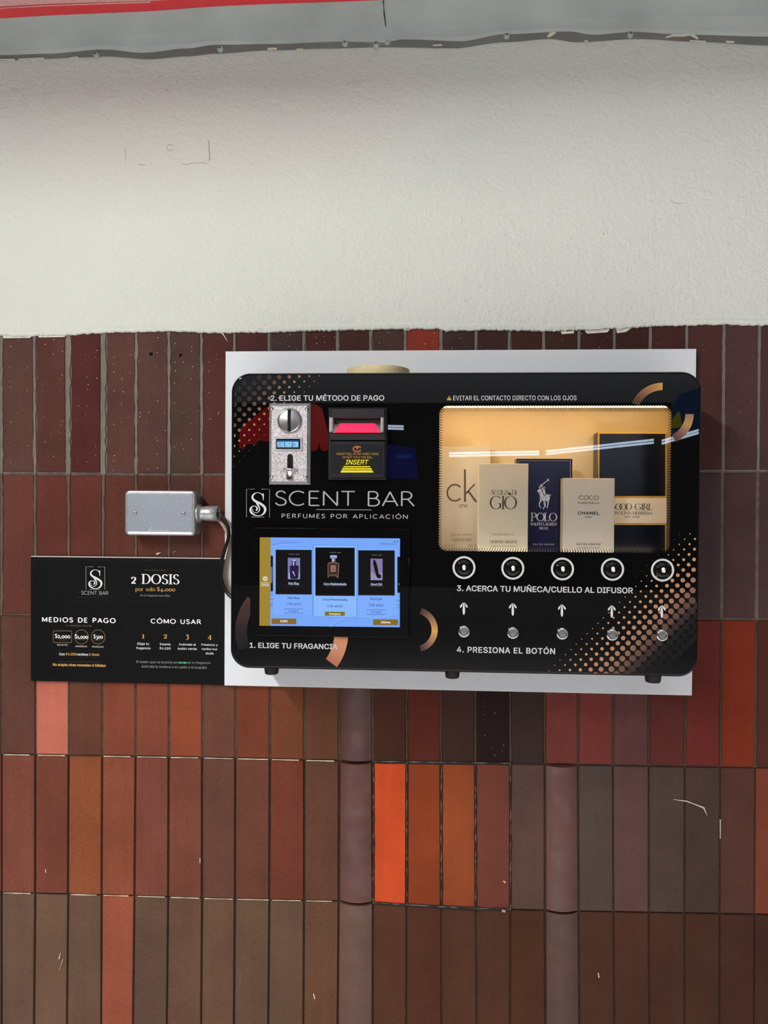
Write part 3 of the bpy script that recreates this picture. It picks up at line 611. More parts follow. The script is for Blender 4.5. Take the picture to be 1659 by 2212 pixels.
tp = [Vector((v.x, YF, v.z)) for v in fr]; fb.add(fr + tp, [[i, i + 1, n + i + 1, n + i] for i in range(n - 1)])
flash = thing('metal_flashing', 'grey galvanised metal sheet screwed along the top of the white wall', 'metal sheet', (0, -.0075, zs))
fb.build('sheet', ['galv', 'galv_d'], flash)
sm = MB()                                              # joint between two sheets
for dx in (0,):
    a_ = [(828, 2), (830, 30), (834, 60), (838, 84)]
    pts = []
    for x, y in a_:
        d_ = P(x, y, -.1) - CAM; t_ = (zs + .0085 - CAM.z) / d_.z; p = CAM + d_ * t_; pts.append((p.x, min(p.y, YF - .004), p.z))
    sm.tube([Vector(p) for p in pts], .0009, 6)
sm.build('seam', 'dark', flash)
for sx, sy in ((207, 117), (475, 104), (745, 92), (812, 95), (836, 88), (1095, 76), (1362, 73)):
    p = P(sx, sy, YF - .004); s_ = PS(sx, sy, YF); sb = MB()
    sb.lathe(p.x, p.z, [(0, YF - .0062), (2.6 * s_, YF - .0060), (4 * s_, YF - .0046), (6.6 * s_, YF - .004), (7 * s_, YF - .0005)], 16)
    sb.box(p.x - 2.4 * s_, p.x + 2.4 * s_, YF - .0064, YF - .006, p.z - .5 * s_, p.z + .5 * s_, mi=1); sb.box(p.x - .5 * s_, p.x + .5 * s_, YF - .0064, YF - .006, p.z - 2.4 * s_, p.z + 2.4 * s_, mi=1)
    sb.build('screw', ['galv', 'dark'], flash)
for pts, wd in (([(1183, 80), (1190, 74), (1200, 70)], [4, 9, 4]), ([(1438, 81), (1455, 76), (1475, 77), (1492, 72), (1508, 84)], [3, 6, 5, 10, 4]), ([(1484, 50), (1500, 55), (1512, 62)], [3, 10, 3]), ([(1490, 88), (1525, 90)], [3, 4]), ([(1568, 90), (1586, 91)], [5, 4]), ([(0, 129), (32, 129)], [3, 4]), ([(40, 128), (95, 126)], [3, 4]), ([(150, 125), (168, 124)], [2, 5]), ([(578, 106), (598, 105)], [6, 5]), ([(935, 98), (955, 97)], [3, 4]), ([(1262, 89), (1270, 88)], [3, 3]), ([(640, 106), (655, 106)], [2, 3])):
    dr = MB(); pxstrip(dr, pts, wd, YF - .0045, (228, 220, 205)); dr.build('paint_drip', 'paint', flash)

rb = thing('red_banner', 'glossy red vinyl banner with pale mesh under the metal sheet at top left', 'banner', P(300, 20, -.12))
def on_soffit(x, y, drop):
    d_ = P(x, y, -.1) - CAM; return CAM + d_ * ((zs + .002 - drop - CAM.z) / d_.z)
rl = [(-110, 47), (0, 40), (120, 33), (325, 24), (450, 15), (575, 9), (700, 5), (830, 0), (900, -4)]
ri = [(-110, 20), (0, 14), (120, 8), (325, 2), (450, -6), (575, -12), (700, -18), (830, -24), (900, -28)]
def band(T, U, d0, d1, seg=6):
    A = catmull(T, seg); B = catmull(U, seg); return [on_soffit(x, y, d0) for x, y in A], [on_soffit(x, y, d1) for x, y in B]
A, B = band(rl, ri, .004, .010); n = len(A); q = MB()
back = [Vector((v.x, v.y + .002, v.z + .003)) for v in A]
q.add(back + A, [[i, i + 1, n + i + 1, n + i] for i in range(n - 1)], smooth=True)
q.add(A + B, [[i, i + 1, n + i + 1, n + i] for i in range(n - 1)], smooth=True)
fold = [v + Vector((0, -.03, .0)) for v in B]; q.add(B + fold, [[i, i + 1, n + i + 1, n + i] for i in range(n - 1)], smooth=True)
q.build('red_hem', 'red', rb)
wl = MB(); A2 = [on_soffit(x, y, .0134) for x, y in catmull([(-110, 25.5), (0, 19), (120, 13), (325, 6)], 6)]; B2 = [on_soffit(x, y, .0138) for x, y in catmull([(-110, 23.5), (0, 17), (120, 10.5), (325, 3)], 6)]
n = len(A2); wl.add(A2 + B2, [[i, i + 1, n + i + 1, n + i] for i in range(n - 1)]); wl.build('pale_piping', 'mesh', rb)
ms = MB(); A2 = [on_soffit(x, y, .0128) for x, y in catmull([(-110, 20), (0, 14), (120, 8), (325, 2), (420, -4)], 6)]; B2 = [v + Vector((0, -.12, -.001)) for v in A2]
n = len(A2); ms.add(A2 + B2, [[i, i + 1, n + i + 1, n + i] for i in range(n - 1)]); ms.build('mesh_panel', 'mesh', rb)

# ================================================================== BACKING BOARD AND SIGN
YB = -.012
BX0, BX1, BZ1, BZ0 = -.3563, .4661, 1.55 + .2673, 1.55 - .3319
b = MB(); b.box(BX0, BX1, YB, -.0012, BZ0, BZ1, bev=.0006)
tag(b.build('backing_board', 'white', origin=((BX0 + BX1) / 2, 0, BZ0)), 'smooth white rectangular board fixed to the tiles behind the black machine', 'board')
d = MB(); p = P(1187, 785, YB); d.disc(p.x, p.z, .0016, YB - .0003, 12, lin((190, 190, 190)))
YS = -.0062; SX0, SX1, SZ1, SZ0 = -.7183, -.3572, 1.55 - .1046, 1.55 - .3324
GOLD = (214, 164, 92); WH = (228, 228, 228); GR = (150, 150, 150)
sign = thing('price_sign', 'black rectangular price sign with white and gold writing, left of the white board', 'sign', ((SX0 + SX1) / 2, 0, SZ0))
b = MB(); b.box(SX0, SX1, YS, -.0026, SZ0, SZ1, mi=0); b.box(SX0 - .0002, SX1, YS + .0008, -.0024, SZ1 - .001, SZ1 + .0014, mi=1); b.build('panel', ['matt', 'foam'], sign)
yS = YS - .0003
def G(x, y): return 50 + x / 3.687, 1190 + y / 3.687
def gt(mb, s, x0, x1, y0, y1, col, **k): a, c = G(x0, y0); b_, d_ = G(x1, y1); text(mb, s, a, b_, c, d_, yS, col, **k)
def gs(mb, s, x0, x1, y0, y1, col, **k): a, c = G(x0, y0); b_, d_ = G(x1, y1); sktext(mb, s, a, b_, c, d_, yS, col, **k)
lg = MB()
for pts in ([(500, 307), (500, 126), (556, 126)], [(594, 127), (650, 128), (650, 309)], [(530, 306), (612, 308)]): pxstrip(lg, [G(*p) for p in pts], .75, yS, (170, 178, 186))
s_emblem(lg, lambda x, y: G(518 + (x - 310) * .1865, 150 + (y - 398) * .181), yS, WH, .1865 / 3.687)
gs(lg, 'SCENT BAR', 463, 680, 320, 350, (190, 192, 194), thick=.085, thin=.085, ls=.06)
gt(lg, 'PERFUMES POR APLICACIÓN', 420, 715, 366, 377, (52, 52, 50), ls=1.35)
lg.build('logo', 'paint', sign)
t1 = MB()
gt(t1, 'PROMOCIÓN', 970, 1130, 149, 160, (112, 98, 74), ls=1.5)
gs(t1, '2 DOSIS', 858, 1245, 185, 264, (240, 240, 240), thick=.20, thin=.05, serif=True, ls=.15)
gs(t1, 'por solo', 893, 1052, 287, 320, GOLD, thick=.125, thin=.05, serif=True, ls=.07); gs(t1, '$4.000', 1066, 1211, 289, 322, GOLD, thick=.19, thin=.06, serif=True, ls=.12)
gt(t1, 'de la fragancia que elijas', 932, 1170, 347, 363, GR)
t1.build('promotion_lettering', 'paint', sign)
t2 = MB()
gs(t2, 'MEDIOS DE PAGO', 150, 738, 530, 572, (245, 245, 245), thick=.215, thin=.19, ls=.3)
gt(t2, 'LA MÁQUINA RECIBE', 340, 548, 590, 602, (140, 116, 80), ls=1.3)
pxstrip(t2, [G(x, 683 + (y - 683)) for x, y in [(x_, y_) for x_, y_ in rrect(240, 386, 637, 730, 9, 5)]], .8, yS, (170, 130, 80), closed=True)
for cx_ in (465, 597): pxstrip(t2, [G(x, y) for x, y in arcp(cx_, 685, 55, 56, 0, 360, 40)[:-1]], .8, yS, (170, 130, 80), closed=True)
gs(t2, '$2.000', 253, 375, 660, 697, (240, 240, 240), thick=.24, thin=.08, serif=True, ls=.15); gs(t2, '$1.000', 413, 517, 664, 700, (240, 240, 240), thick=.24, thin=.08, serif=True, ls=.15); gs(t2, '$500', 560, 635, 664, 700, (240, 240, 240), thick=.24, thin=.08, serif=True, ls=.15)
gt(t2, 'BILLETE', 285, 345, 705, 715, (120, 96, 64), ls=1.2); gt(t2, 'MONEDA', 437, 494, 703, 712, (120, 96, 64), ls=1.2); gt(t2, 'MONEDA', 568, 625, 705, 714, (120, 96, 64), ls=1.2)
gt(t2, 'BILLETES', 272, 355, 742, 755, (205, 205, 205), bold=.012, ls=1.15); gt(t2, 'MONEDAS', 418, 508, 754, 767, (205, 205, 205), bold=.012, ls=1.15); gt(t2, 'MONEDAS', 550, 640, 757, 770, (205, 205, 205), bold=.012, ls=1.15)
gt(t2, 'Con', 287, 332, 812, 832, (232, 232, 232), bold=.015); gt(t2, '$4.000', 340, 423, 812, 833, GOLD, bold=.015); gt(t2, 'recibes', 429, 517, 814, 834, (232, 232, 232), bold=.015); gt(t2, '2 dosis', 525, 607, 815, 835, GOLD, bold=.015)
pxstrip(t2, [G(*p) for p in rrect(262, 632, 794, 850, 26, 6)], .5, yS, (40, 38, 34), closed=True)
gt(t2, 'No acepta otras monedas ni billetes', 236, 658, 898, 920, (226, 176, 104), bold=.015)
pxstrip(t2, [G(275, 879), G(622, 885)], 1.2, yS, (52, 52, 50))
t2.build('payment_lettering', 'paint', sign)
t3 = MB()
gs(t3, 'CÓMO USAR', 1015, 1418, 542, 582, (245, 245, 245), thick=.19, thin=.17, ls=.26)
for s_, x0, x1, y0, y1 in (('1', 947, 967, 648, 697), ('2', 1118, 1146, 650, 698), ('3', 1295, 1320, 651, 697), ('4', 1470, 1500, 655, 700)): gs(t3, s_, x0, x1, y0, y1, GOLD, thick=.19, thin=.06, serif=True)
for s_, x0, x1, y0, y1 in (('Elige tu', 910, 1002, 730, 748), ('fragancia', 900, 1013, 765, 783), ('Inserta', 1088, 1173, 734, 752), ('$4.000', 1087, 1175, 768, 786), ('Acércate al', 1240, 1376, 736, 754), ('botón verde', 1233, 1383, 770, 788), ('Presiona y', 1420, 1550, 739, 756), ('recibe tus', 1423, 1545, 773, 790), ('dosis', 1453, 1517, 807, 825)): gt(t3, s_, x0, x1, y0, y1, (222, 226, 230), bold=.01)
gt(t3, 'El botón que se ilumina en', 902, 1226, 876, 895, (150, 152, 150)); gt(t3, 'verde', 1232, 1303, 880, 898, (110, 214, 172), bold=.014); gt(t3, 'es tu fragancia', 1309, 1490, 881, 899, (150, 152, 150)); gt(t3, 'acércale la muñeca o el cuello a la boquilla', 943, 1460, 914, 934, (150, 152, 150))
t3.build('instruction_lettering', 'paint', sign)
fl_ = MB()
pxstrip(fl_, [G(300, 404), G(1200, 410)], .5, yS, (38, 38, 38)); pxstrip(fl_, [G(84, 66), G(1590, 84)], .5, yS, (44, 44, 42)); pxstrip(fl_, [G(84, 66), G(82, 1015), G(1588, 1045), G(1590, 84)], .5, yS, (38, 38, 37))
fl_.build('border_line', 'paint', sign)

# ================================================================== JUNCTION BOX, CONDUIT AND CABLES
YJ = -.038
jb = thing('junction_box', 'zinc plated steel electrical junction box on the brown tiles above the price sign', 'junction box', P(350, 1108, 0))
def Rp(x0, y0, x1, y1, Y):                             # pixel rectangle -> plane rectangle, taken at its middle lines
    xm, ym = (x0 + x1) / 2, (y0 + y1) / 2
    return PX(x0, ym, Y), PX(x1, ym, Y), PZ(xm, y1, Y), PZ(xm, y0, Y)
x0, x1, z0, z1 = Rp(269, 1059.5, 421.5, 1157, YJ)
b = MB(); b.plate(rrect(x0 + .002, x1 - .002, z0 + .002, z1 - .002, .0075), YJ + .006, -.001); b.build('box_body', 'zinc_s', jb)
cv = MB(); lp = rrect(x0, x1, z0, z1, .0085, 8); n = len(lp)
prof = [(0, .010), (0, .004), (.0006, .0018), (.002, .0004), (.0035, 0), (.0052, .0008), (.0062, .0012)]
L_ = [[(x, YJ + dy, z) for x, z in inset(lp, d_)] for d_, dy in prof]
for k in range(len(L_) - 1): cv.add(L_[k] + L_[k + 1], [[i, (i + 1) % n, n + (i + 1) % n, n + i] for i in range(n)], mi=1, smooth=True)
cv.add(L_[-1], [list(range(n))], mi=0)
cover = cv.build('cover', ['zinc', 'zinc_s'], jb)
for sx, sy in ((291, 1107.8), (395.9, 1109)):
    p = P(sx, sy, YJ); sb = MB(); sb.lathe(p.x, p.z, [(0, YJ - .0012), (.0022, YJ - .001), (.0036, YJ), (.0038, YJ + .0012)], 18)
    for a_ in (.35, .35 + pi / 2): sb.strip([(p.x - .0022 * cos(a_), p.z - .0022 * sin(a_)), (p.x + .0022 * cos(a_), p.z + .0022 * sin(a_))], .0006, YJ - .0014, (0, 0, 0)); 
    for k in range(len(sb.m) - 2, len(sb.m)): sb.m[k] = 1
    sb.build('screw', ['zinc_s', 'dark'], cover)
em = MB(); ye = YJ + .0009
for pts, w_ in (([(320, 1147), (327, 1139), (333, 1146), (320, 1147)], .9), ([(324, 1147), (328, 1143), (331, 1147)], .7), ([(334, 1147), (337, 1144.5), (340, 1147), (343, 1144.5), (346, 1147), (350, 1144), (354, 1147), (358, 1145), (362, 1146.5), (365, 1145)], .8), ([(334, 1149), (365, 1149)], .7)): pxstrip(em, pts, w_, ye, (214, 218, 222))
em.build('embossed_mark', 'white', cover)
YC = -.019; pc = P(434, 1109, YC); s_ = PS(434, 1109, YC); cn_ = MB()
X = lambda px: PX(px, 1109, YC)
cn_.lathe_x(YC, pc.z, [(0, X(427)), (20.5 * s_, X(427)), (21 * s_, X(429)), (21 * s_, X(432)), (19 * s_, X(433)), (16.5 * s_, X(434.5)), (15.2 * s_, X(437)), (15 * s_, X(441)), (16 * s_, X(445)), (16.4 * s_, X(452)), (16.4 * s_, X(472)), (15.2 * s_, X(472.3)), (14.8 * s_, X(466)), (14.8 * s_, X(440))], 32)
cn_.build('conduit_connector', 'zinc_s', jb)
def cable(name, pts, r, m, label):
    q = [P(x, y, Y_) for x, y, Y_ in pts]; b_ = MB(); b_.tube([Vector(v) for v in catmull([tuple(v) for v in q], 8)], r, 12)
    return tag(b_.build(name, m, origin=tuple(q[0])), label, 'cable')
cable('power_cable', [(446, 1106, -.0225), (466, 1108, -.0235), (478, 1115, -.025), (488, 1128, -.0262), (494, 1145, -.027), (493, 1163, -.0275), (486, 1187, -.028), (479, 1211, -.028), (477, 1236, -.028), (481, 1259, -.028), (489, 1278, -.029), (500, 1290, -.032), (514, 1299, -.038)], .0031, 'cable', 'black power cable from the junction box looping in behind the machine')
cable('thin_cable', [(446, 1116, -.0145), (466, 1118, -.015), (474, 1125, -.016), (484, 1138, -.017), (492, 1156, -.0175), (496, 1176, -.0178), (492, 1200, -.0178), (487, 1222, -.0178), (485.5, 1245, -.0178), (490, 1267, -.018), (498, 1282, -.0195), (510, 1292, -.022)], .0029, 'cable_w', 'pale beige cable running beside the thicker black cable')

# ================================================================== THE MACHINE
YM = -.14                                             # front face of the machine
MX0, MX1, MZ0, MZ1, CR = -.3115, .4288, 1.55 - .2705, 1.55 + .2062, .031
mach = thing('perfume_dispensing_machine', 'wide glossy black wall machine with touchscreen and lit perfume window', 'vending machine', ((MX0 + MX1) / 2, YB, MZ0))
hx0, hx1, hz0, hz1 = Rp(947.5, 876, 1450, 1193, YM)
K = 12
outer = rrect(MX0, MX1, MZ0, MZ1, CR, K); hole = rrect(hx0, hx1, hz0, hz1, .0135, K); n = len(outer)
hs = MB(); rl_ = .005
loops = [(outer, YB - .0004), (outer, YM + .009)]
for t in (20, 40, 55, 70, 80, 90): loops.append((inset(outer, rl_ * (1 - cos(radians(t)))), YM + .009 - .009 * sin(radians(t))))
loops += [(hole, YM), (hole, YM + .003)]
vs = [(x, y, z) for lp_, y in loops for x, z in lp_]
hs.add(vs, [[k * n + i, k * n + (i + 1) % n, (k + 1) * n + (i + 1) % n, (k + 1) * n + i] for k in range(7) for i in range(n)], smooth=True)
hs.add([(x, y, z) for lp_, y in loops[7:] for x, z in lp_], [[k * n + i, k * n + (i + 1) % n, (k + 1) * n + (i + 1) % n, (k + 1) * n + i] for k in range(2) for i in range(n)])
hs.add([(x, YB - .0004, z) for x, z in outer], [list(range(n))[::-1]])
hs.build('housing', 'acrylic', mach)
wn = MB(); wn.poly(hole, YM + .0005); wn.build('window_pane', 'glass', mach)
# lace of black dots printed round the window, on the back of the pane
dt = MB(); yd = YM + .0014
def lace(r_in, rad, phase, count_len):
    lp_ = rrect(hx0 + r_in, hx1 - r_in, hz0 + r_in, hz1 - r_in, max(.0135 - r_in, .002), 10); lp_.append(lp_[0])
    L_ = [sqrt((b_[0] - a_[0]) ** 2 + (b_[1] - a_[1]) ** 2) for a_, b_ in zip(lp_, lp_[1:])]; tot = sum(L_); N = count_len
    for i in range(N):
        t = (i + phase) / N * tot; k = 0
        while t > L_[k]: t -= L_[k]; k = (k + 1) % len(L_)
        f_ = t / L_[k]; dt.disc(lp_[k][0] + (lp_[k + 1][0] - lp_[k][0]) * f_, lp_[k][1] + (lp_[k + 1][1] - lp_[k][1]) * f_, rad, yd, 8)
px_ = PS(1200, 1030, YM); N = int(1610 / 5.7)
lace(-.6 * px_, 2.5 * px_, .0, N); lace(3.0 * px_, 1.32 * px_, .5, N); lace(5.6 * px_, 1.12 * px_, .0, N); lace(7.9 * px_, .62 * px_, .5, N)
dt.build('dotted_window_border', 'matt', mach)
# lit compartment behind the window
IX0, IX1, IZ0, IZ1, IY = hx0 - .004, .4175, hz0 - .012, hz1 + .004, -.034
cp = MB(); v_ = [(IX0, YM + .004, IZ0), (IX1, YM + .004, IZ0), (IX1, YM + .004, IZ1), (IX0, YM + .004, IZ1), (IX0, IY, IZ0), (IX1, IY, IZ0), (IX1, IY, IZ1), (IX0, IY, IZ1)]
cp.add(v_, [[4, 5, 6, 7], [0, 1, 5, 4], [1, 2, 6, 5], [2, 3, 7, 6], [3, 0, 4, 7]])
comp = cp.build('display_compartment', 'lining', mach)
for q_, mt in (((IX0 + .012, IX1 - .012, -.127, -.119, IZ1 - .0045, IZ1 - .0005), 'led'), ((IX0 + .0004, IX0 + .0024, -.132, -.126, IZ0 + .02, IZ1 - .012), 'led_soft'), ((IX0 + .012, IX1 - .02, -.135, -.1308, hz0 - .006, hz0 - .004), 'led_soft')):
    ld = MB(); ld.box(*q_); ld.build('led_strip', mt, mach)

WHT = (196, 197, 198)
ly = YM - .0003
def heading(s, x0, x1, y0, y1, bold=.022, ls=1.02, col=WHT):
    m_ = MB(); text(m_, s, x0, x1, y0, y1, ly, col, bold=bold, ls=ls, layer=2); return m_
heading('1. ELIGE TU FRAGANCIA', 539.3, 729.4, 1389.3, 1401).build('lettering', 'paint', mach)
heading('2. ELIGE TU MÉTODO DE PAGO', 584.7, 830, 853.9, 865.8).build('lettering', 'paint', mach)
heading('3. ACERCA TU MUÑECA/CUELLO AL DIFUSOR', 986.8, 1367.2, 1266.7, 1279.4).build('lettering', 'paint', mach)
heading('4. PRESIONA EL BOTÓN', 986.8, 1199, 1398.3, 1411.2, ls=1.08).build('lettering', 'paint', mach)
m_ = heading('EVITAR EL CONTACTO DIRECTO CON LOS OJOS', 979, 1245.3, 854.6, 864.8, bold=.008)
for pts, cc, la in (([(970.2, 855), (975.8, 864.6), (964.6, 864.6)], (190, 165, 70), 2), ([(969.6, 858), (970.8, 858), (970.6, 862), (969.8, 862)], (20, 20, 20), 3)): pxpoly(m_, pts, ly, cc, la)
m_.build('warning_lettering', 'paint', mach)
lg = MB(); T1 = lambda x, y: (520 + x / 16.59, 1040 + y / 16.59)
for pts, w_ in (([(208, 1278), (208, 275), (500, 275)], 1.3), ([(735, 275), (1032, 280), (1032, 1282)], 1.3), ([(380, 1270), (848, 1275)], 1.3)): pxstrip(lg, [T1(*p) for p in pts], w_ if w_ != 1.3 else 1.25, ly, (128, 132, 134), layer=2)
s_emblem(lg, T1, ly, (208, 212, 210), 1 / 16.59)
sktext(lg, 'SCENT BAR', 594.3, 895.8, 1060.3, 1093.6, ly, (168, 170, 170), thick=.082, thin=.082, ls=.1)
sktext(lg, 'PERFUMES POR APLICACIÓN', 608.2, 880.7, 1110.3, 1120.2, ly, (176, 176, 174), thick=.13, thin=.13, ls=.30)
pxstrip(lg, [(683.4, 1100.6), (802.6, 1101.6)], 1.1, ly, (160, 162, 162), layer=2)
lg.build('logo', 'paint', mach)

# printed halftone dots
def mixc(stops, t):
    for (a_, c0), (b_, c1) in zip(stops, stops[1:]):
        if t <= b_:
            f_ = max(0, (t - a_) / (b_ - a_)); return lin(tuple(c0[i] + (c1[i] - c0[i]) * f_ for i in range(3)))
    return lin(stops[-1][1])
hd = MB(); clip = (MX0 + .006, MX1 - .0045, MZ0 + .0045, MZ1 - .004)
stopsB = [(205, (214, 170, 120)), (300, (190, 138, 100)), (345, (158, 110, 88)), (385, (88, 65, 58)), (415, (30, 24, 24)), (440, (13, 12, 12)), (480, (12, 12, 12))]
ox, oy = 1220 + 1432 / 5.352, 1190 + 160 / 5.352
for i in range(-40, 40):
    for j in range(-40, 40):
        x = ox + i * 11.3 + j * -10.9 + 0; y = oy + i * -11.1 + j * 10.9 + 0
        # lattice steps: up-right (11.6,-11.3) and down-left is its opposite; the second step is down-right
        x = ox + i * 11.70 + j * 10.70; y = oy + i * -11.35 + j * 10.86
        u = (x - 1220) + (y - 1190)
        if not (205 < u < 480) or x > 1512 or y > 1462 or x < 1100 or y < 1150: continue
        r_ = min(.0395 * (u - 200), 7.9)
        if r_ < .35: continue
        p = P(x, y, ly); 
        if p.x - .0005 > clip[1] or p.z < clip[2] - r_ * px_: continue
        dcx, dcz = p.x - (MX1 - CR), p.z - (MZ0 + CR)
        if dcx > 0 and dcz < 0 and sqrt(dcx ** 2 + dcz ** 2) > CR - .0042 - r_ * px_: continue
        hd.disc(p.x, p.z, r_ * px_, ly, 18, mixc(stopsB, u), clip)
hd.build('printed_dots', 'paint', mach)
hd = MB(); stopsA = [(88, (10, 10, 10)), (112, (15, 13, 13)), (137, (42, 32, 29)), (159, (86, 63, 51)), (179, (126, 92, 72)), (199, (160, 120, 92)), (262, (196, 156, 120))]
ox, oy = 480 + 352 / 3.456, 780 + 122 / 3.456
for i in range(-30, 40):
    for j in range(-30, 40):
        x = ox + i * 10.75 + j * -10.8; y = oy + i * 10.85 + j * 11.55; u = (x - 480) + (y - 780)
        if not (88 < u < 262) or x < 500 or y < 805 or y > 1040 or x > 720: continue
        r_ = min(.043 * (266 - u), 6.0); p = P(x, y, ly)
        if p.z + r_ * px_ * .3 > MZ1 - .004: continue
        dcx, dcz = p.x - (MX0 + CR), p.z - (MZ1 - CR)
        if dcx < 0 and dcz > 0 and sqrt(dcx ** 2 + dcz ** 2) > CR - .005 - r_ * px_: continue
        if p.x < MX0 + .006: continue
        hd.disc(p.x, p.z, r_ * px_, ly, 16, mixc(stopsA, u), clip)
hd.build('printed_dots', 'paint', mach)
# printed gold ring segments
def gring(cx, cy, r0, r1, a0, a1, stops, nm='gold_arc'):
    p = P(cx, cy, ly); q_ = MB(); q_.ring(p.x, p.z, r0 * px_, r1 * px_, ly, a0, a1, 40, colf=lambda t: mixc(stops, t)); q_.build(nm, 'paint', mach)
gring(1430.5, 896.5, 53, 69, 90, 158, [(0, (196, 150, 84)), (.45, (150, 108, 74)), (1, (70, 48, 40))])
gring(1430.5, 894.5, 48.5, 66, 0, -64, [(0, (150, 112, 96)), (.35, (176, 140, 80)), (.6, (140, 102, 88)), (1, (84, 60, 56))])
gring(896.7, 1360.4, 36, 49.5, 74, -74, [(0, (70, 46, 44)), (.3, (150, 108, 74)), (.52, (206, 156, 82)), (.75, (150, 106, 80)), (1, (62, 42, 44))])
gring(627.6, 1366, 97.5, 128, -2, -36, [(0, (196, 140, 100)), (.6, (190, 126, 94)), (1, (164, 102, 82))])
gring(627.6, 1366, 97.5, 124, 141, 200, [(0, (70, 46, 42)), (.35, (56, 38, 37)), (.7, (30, 22, 25)), (1, (14, 13, 14))])

# --- coin acceptor
ca = MB(); x0, x1, z0, z1 = Rp(580.3, 870.5, 669.5, 1046.5, YM - .008)
bv = .0048; pts = [(x0, z0), (x1, z0), (x1, z1), (x0, z1)]; ins = inset(pts, bv)
yc = YM - .0085
ca.add([(x, YM, z) for x, z in pts] + [(x, YM - .003, z) for x, z in pts] + [(x, yc, z) for x, z in ins], [[i, (i + 1) % 4, 4 + (i + 1) % 4, 4 + i] for i in range(4)] + [[4 + i, 4 + (i + 1) % 4, 8 + (i + 1) % 4, 8 + i] for i in range(4)], mi=1)
ca.add([(x, yc, z) for x, z in ins], [[0, 1, 2, 3]], mi=0)
coin = ca.build('coin_acceptor', ['glitter', 'zinc_s'], mach)
p = P(625.5, 908.8, yc); s_ = PS(625, 908, yc); dl = MB()
dl.lathe(p.x, p.z, [(22.5 * s_, yc - .003), (23.5 * s_, yc - .0042), (25 * s_, yc - .0042), (26.8 * s_, yc - .002), (27.2 * s_, yc + .001)], 44)
dl.lathe(p.x, p.z, [(0, yc - .0042), (12 * s_, yc - .0038), (22.6 * s_, yc - .0026)], 44)
dl.box(p.x - 3.1 * s_, p.x + 3.1 * s_, yc - .0050, yc, p.z - 24 * s_, p.z + 24 * s_, mi=1)
dl.build('coin_dial', ['steel', 'dark'], coin)
lc = MB(); x0, x1, z0, z1 = Rp(594.5, 945.5, 653.5, 974, yc); lc.box(x0, x1, yc - .0018, yc, z0, z1, mi=1, bev=.0008)
x0, x1, z0, z1 = Rp(596.5, 948, 648.5, 970, yc - .002); lc.box(x0, x1, yc - .0021, yc - .001, z0, z1, lin((6, 6, 8)), 0)
pxrect(lc, 598.4, 951.6, 645.4, 967.6, yc - .0023, (14, 108, 170)); text(lc, 'PLEASE INSERT COIN', 598.9, 644.0, 954.5, 965.4, yc - .0025, (185, 232, 255), bold=.012)
lc.build('lcd_display', ['screen', 'zinc_s'], coin)
rc = MB(); slot = [(PX(x, y, yc), PZ(x, y, yc)) for x, y in ([(620.6, 1016), (632.9, 1016)] + [(626.75 + 6.15 * cos(radians(a_)), 987 - 6.5 * sin(radians(a_))) for a_ in range(0, 181, 20)])]
rc.poly(slot, yc - .0003, lin((3, 3, 3)), 1)
rc.build('return_slot', ['dark', 'dark'], coin)
lv = MB(); p = P(626, 1024, yc); s_ = PS(626, 1024, yc)
lv.lathe_z(p.x, yc + .001, [(8.6 * s_, p.z - 11 * s_), (8.6 * s_, p.z + 5 * s_), (10.5 * s_, p.z + 7 * s_), (16.5 * s_, p.z + 9.5 * s_), (17 * s_, p.z + 11.5 * s_), (12 * s_, p.z + 11 * s_), (8 * s_, p.z + 7 * s_)], 28)
lv.build('return_chute', 'chrome', coin)
for sx, sy in ((586.6, 883.5), (662.2, 883.5), (586.2, 1030), (659.5, 1031)):
    p = P(sx, sy, yc); sb = MB(); sb.lathe(p.x, p.z, [(0, yc - .0032), (.0014, yc - .0029), (.0028, yc - .0016), (.0034, yc)], 16); sb.build('screw', 'chrome', coin)

# --- bill acceptor
ba = MB(); yb_ = YM - .012
x0, x1, z0, z1 = Rp(709, 880.5, 836.5, 1036.5, YM - .002); ba.box(x0, x1, YM - .004, YM, z0, z1, bev=.0015)
def bx(a_, b_, c_, d_, yf, yb2, bev=.001, mb=ba, mi=0):
    x0, x1, z0, z1 = Rp(a_, b_, c_, d_, yf); mb.box(x0, x1, yf, yb2, z0, z1, mi=mi, bev=bev)
bx(714, 881.5, 831.5, 903, YM - .015, YM, .0015)                                  # hood
bx(709, 934, 834, 950, YM - .019, YM, .003)                                      # lip
bx(714, 952, 832, 1031.5, YM - .013, YM, .0012)                                  # lower plate
bx(719, 902, 822, 935, YM - .0046, YM, .0002)
bill = ba.build('bill_acceptor', 'black', mach)
eg = MB()
A_ = [P(723, 934.2, YM - .0185), P(821, 934.2, YM - .0185), P(810, 914.5, YM - .0065), P(734, 914.5, YM - .0065)]
eg.add(A_, [[0, 1, 2, 3]], mi=0); eg.build('glowing_bill_slot', ['redglow'], bill)
sh = MB(); A_ = [P(719, 935.2, YM - .0170), P(823, 935.2, YM - .0170), P(823, 911, YM - .0047), P(719, 911, YM - .0047)]; sh.add(A_, [[0, 1, 2, 3]]); sh.build('slot_ramp', 'steel', bill)
for a_, b_ in ((711, 719), (822, 828.6)):
    gd = MB(); x0, x1, z0, z1 = Rp(a_, 901.5, b_, 934, YM - .016); gd.box(x0, x1, YM - .0165, YM - .004, z0, z1, bev=.002); gd.build('clear_guide', 'frosted', bill)
lb = MB(); yl = YM - .0133
pxrect(lb, 715.8, 960, 827, 1023, yl, (20, 22, 25))
pxstrip(lb, arcp(771.5, 970, 8.5, 5.6, 25, 335, 20), 3, yl, (176, 96, 50), layer=1); pxpoly(lb, [(768.5, 966), (775, 966), (771.8, 972.5)], yl, (176, 96, 50), 1)
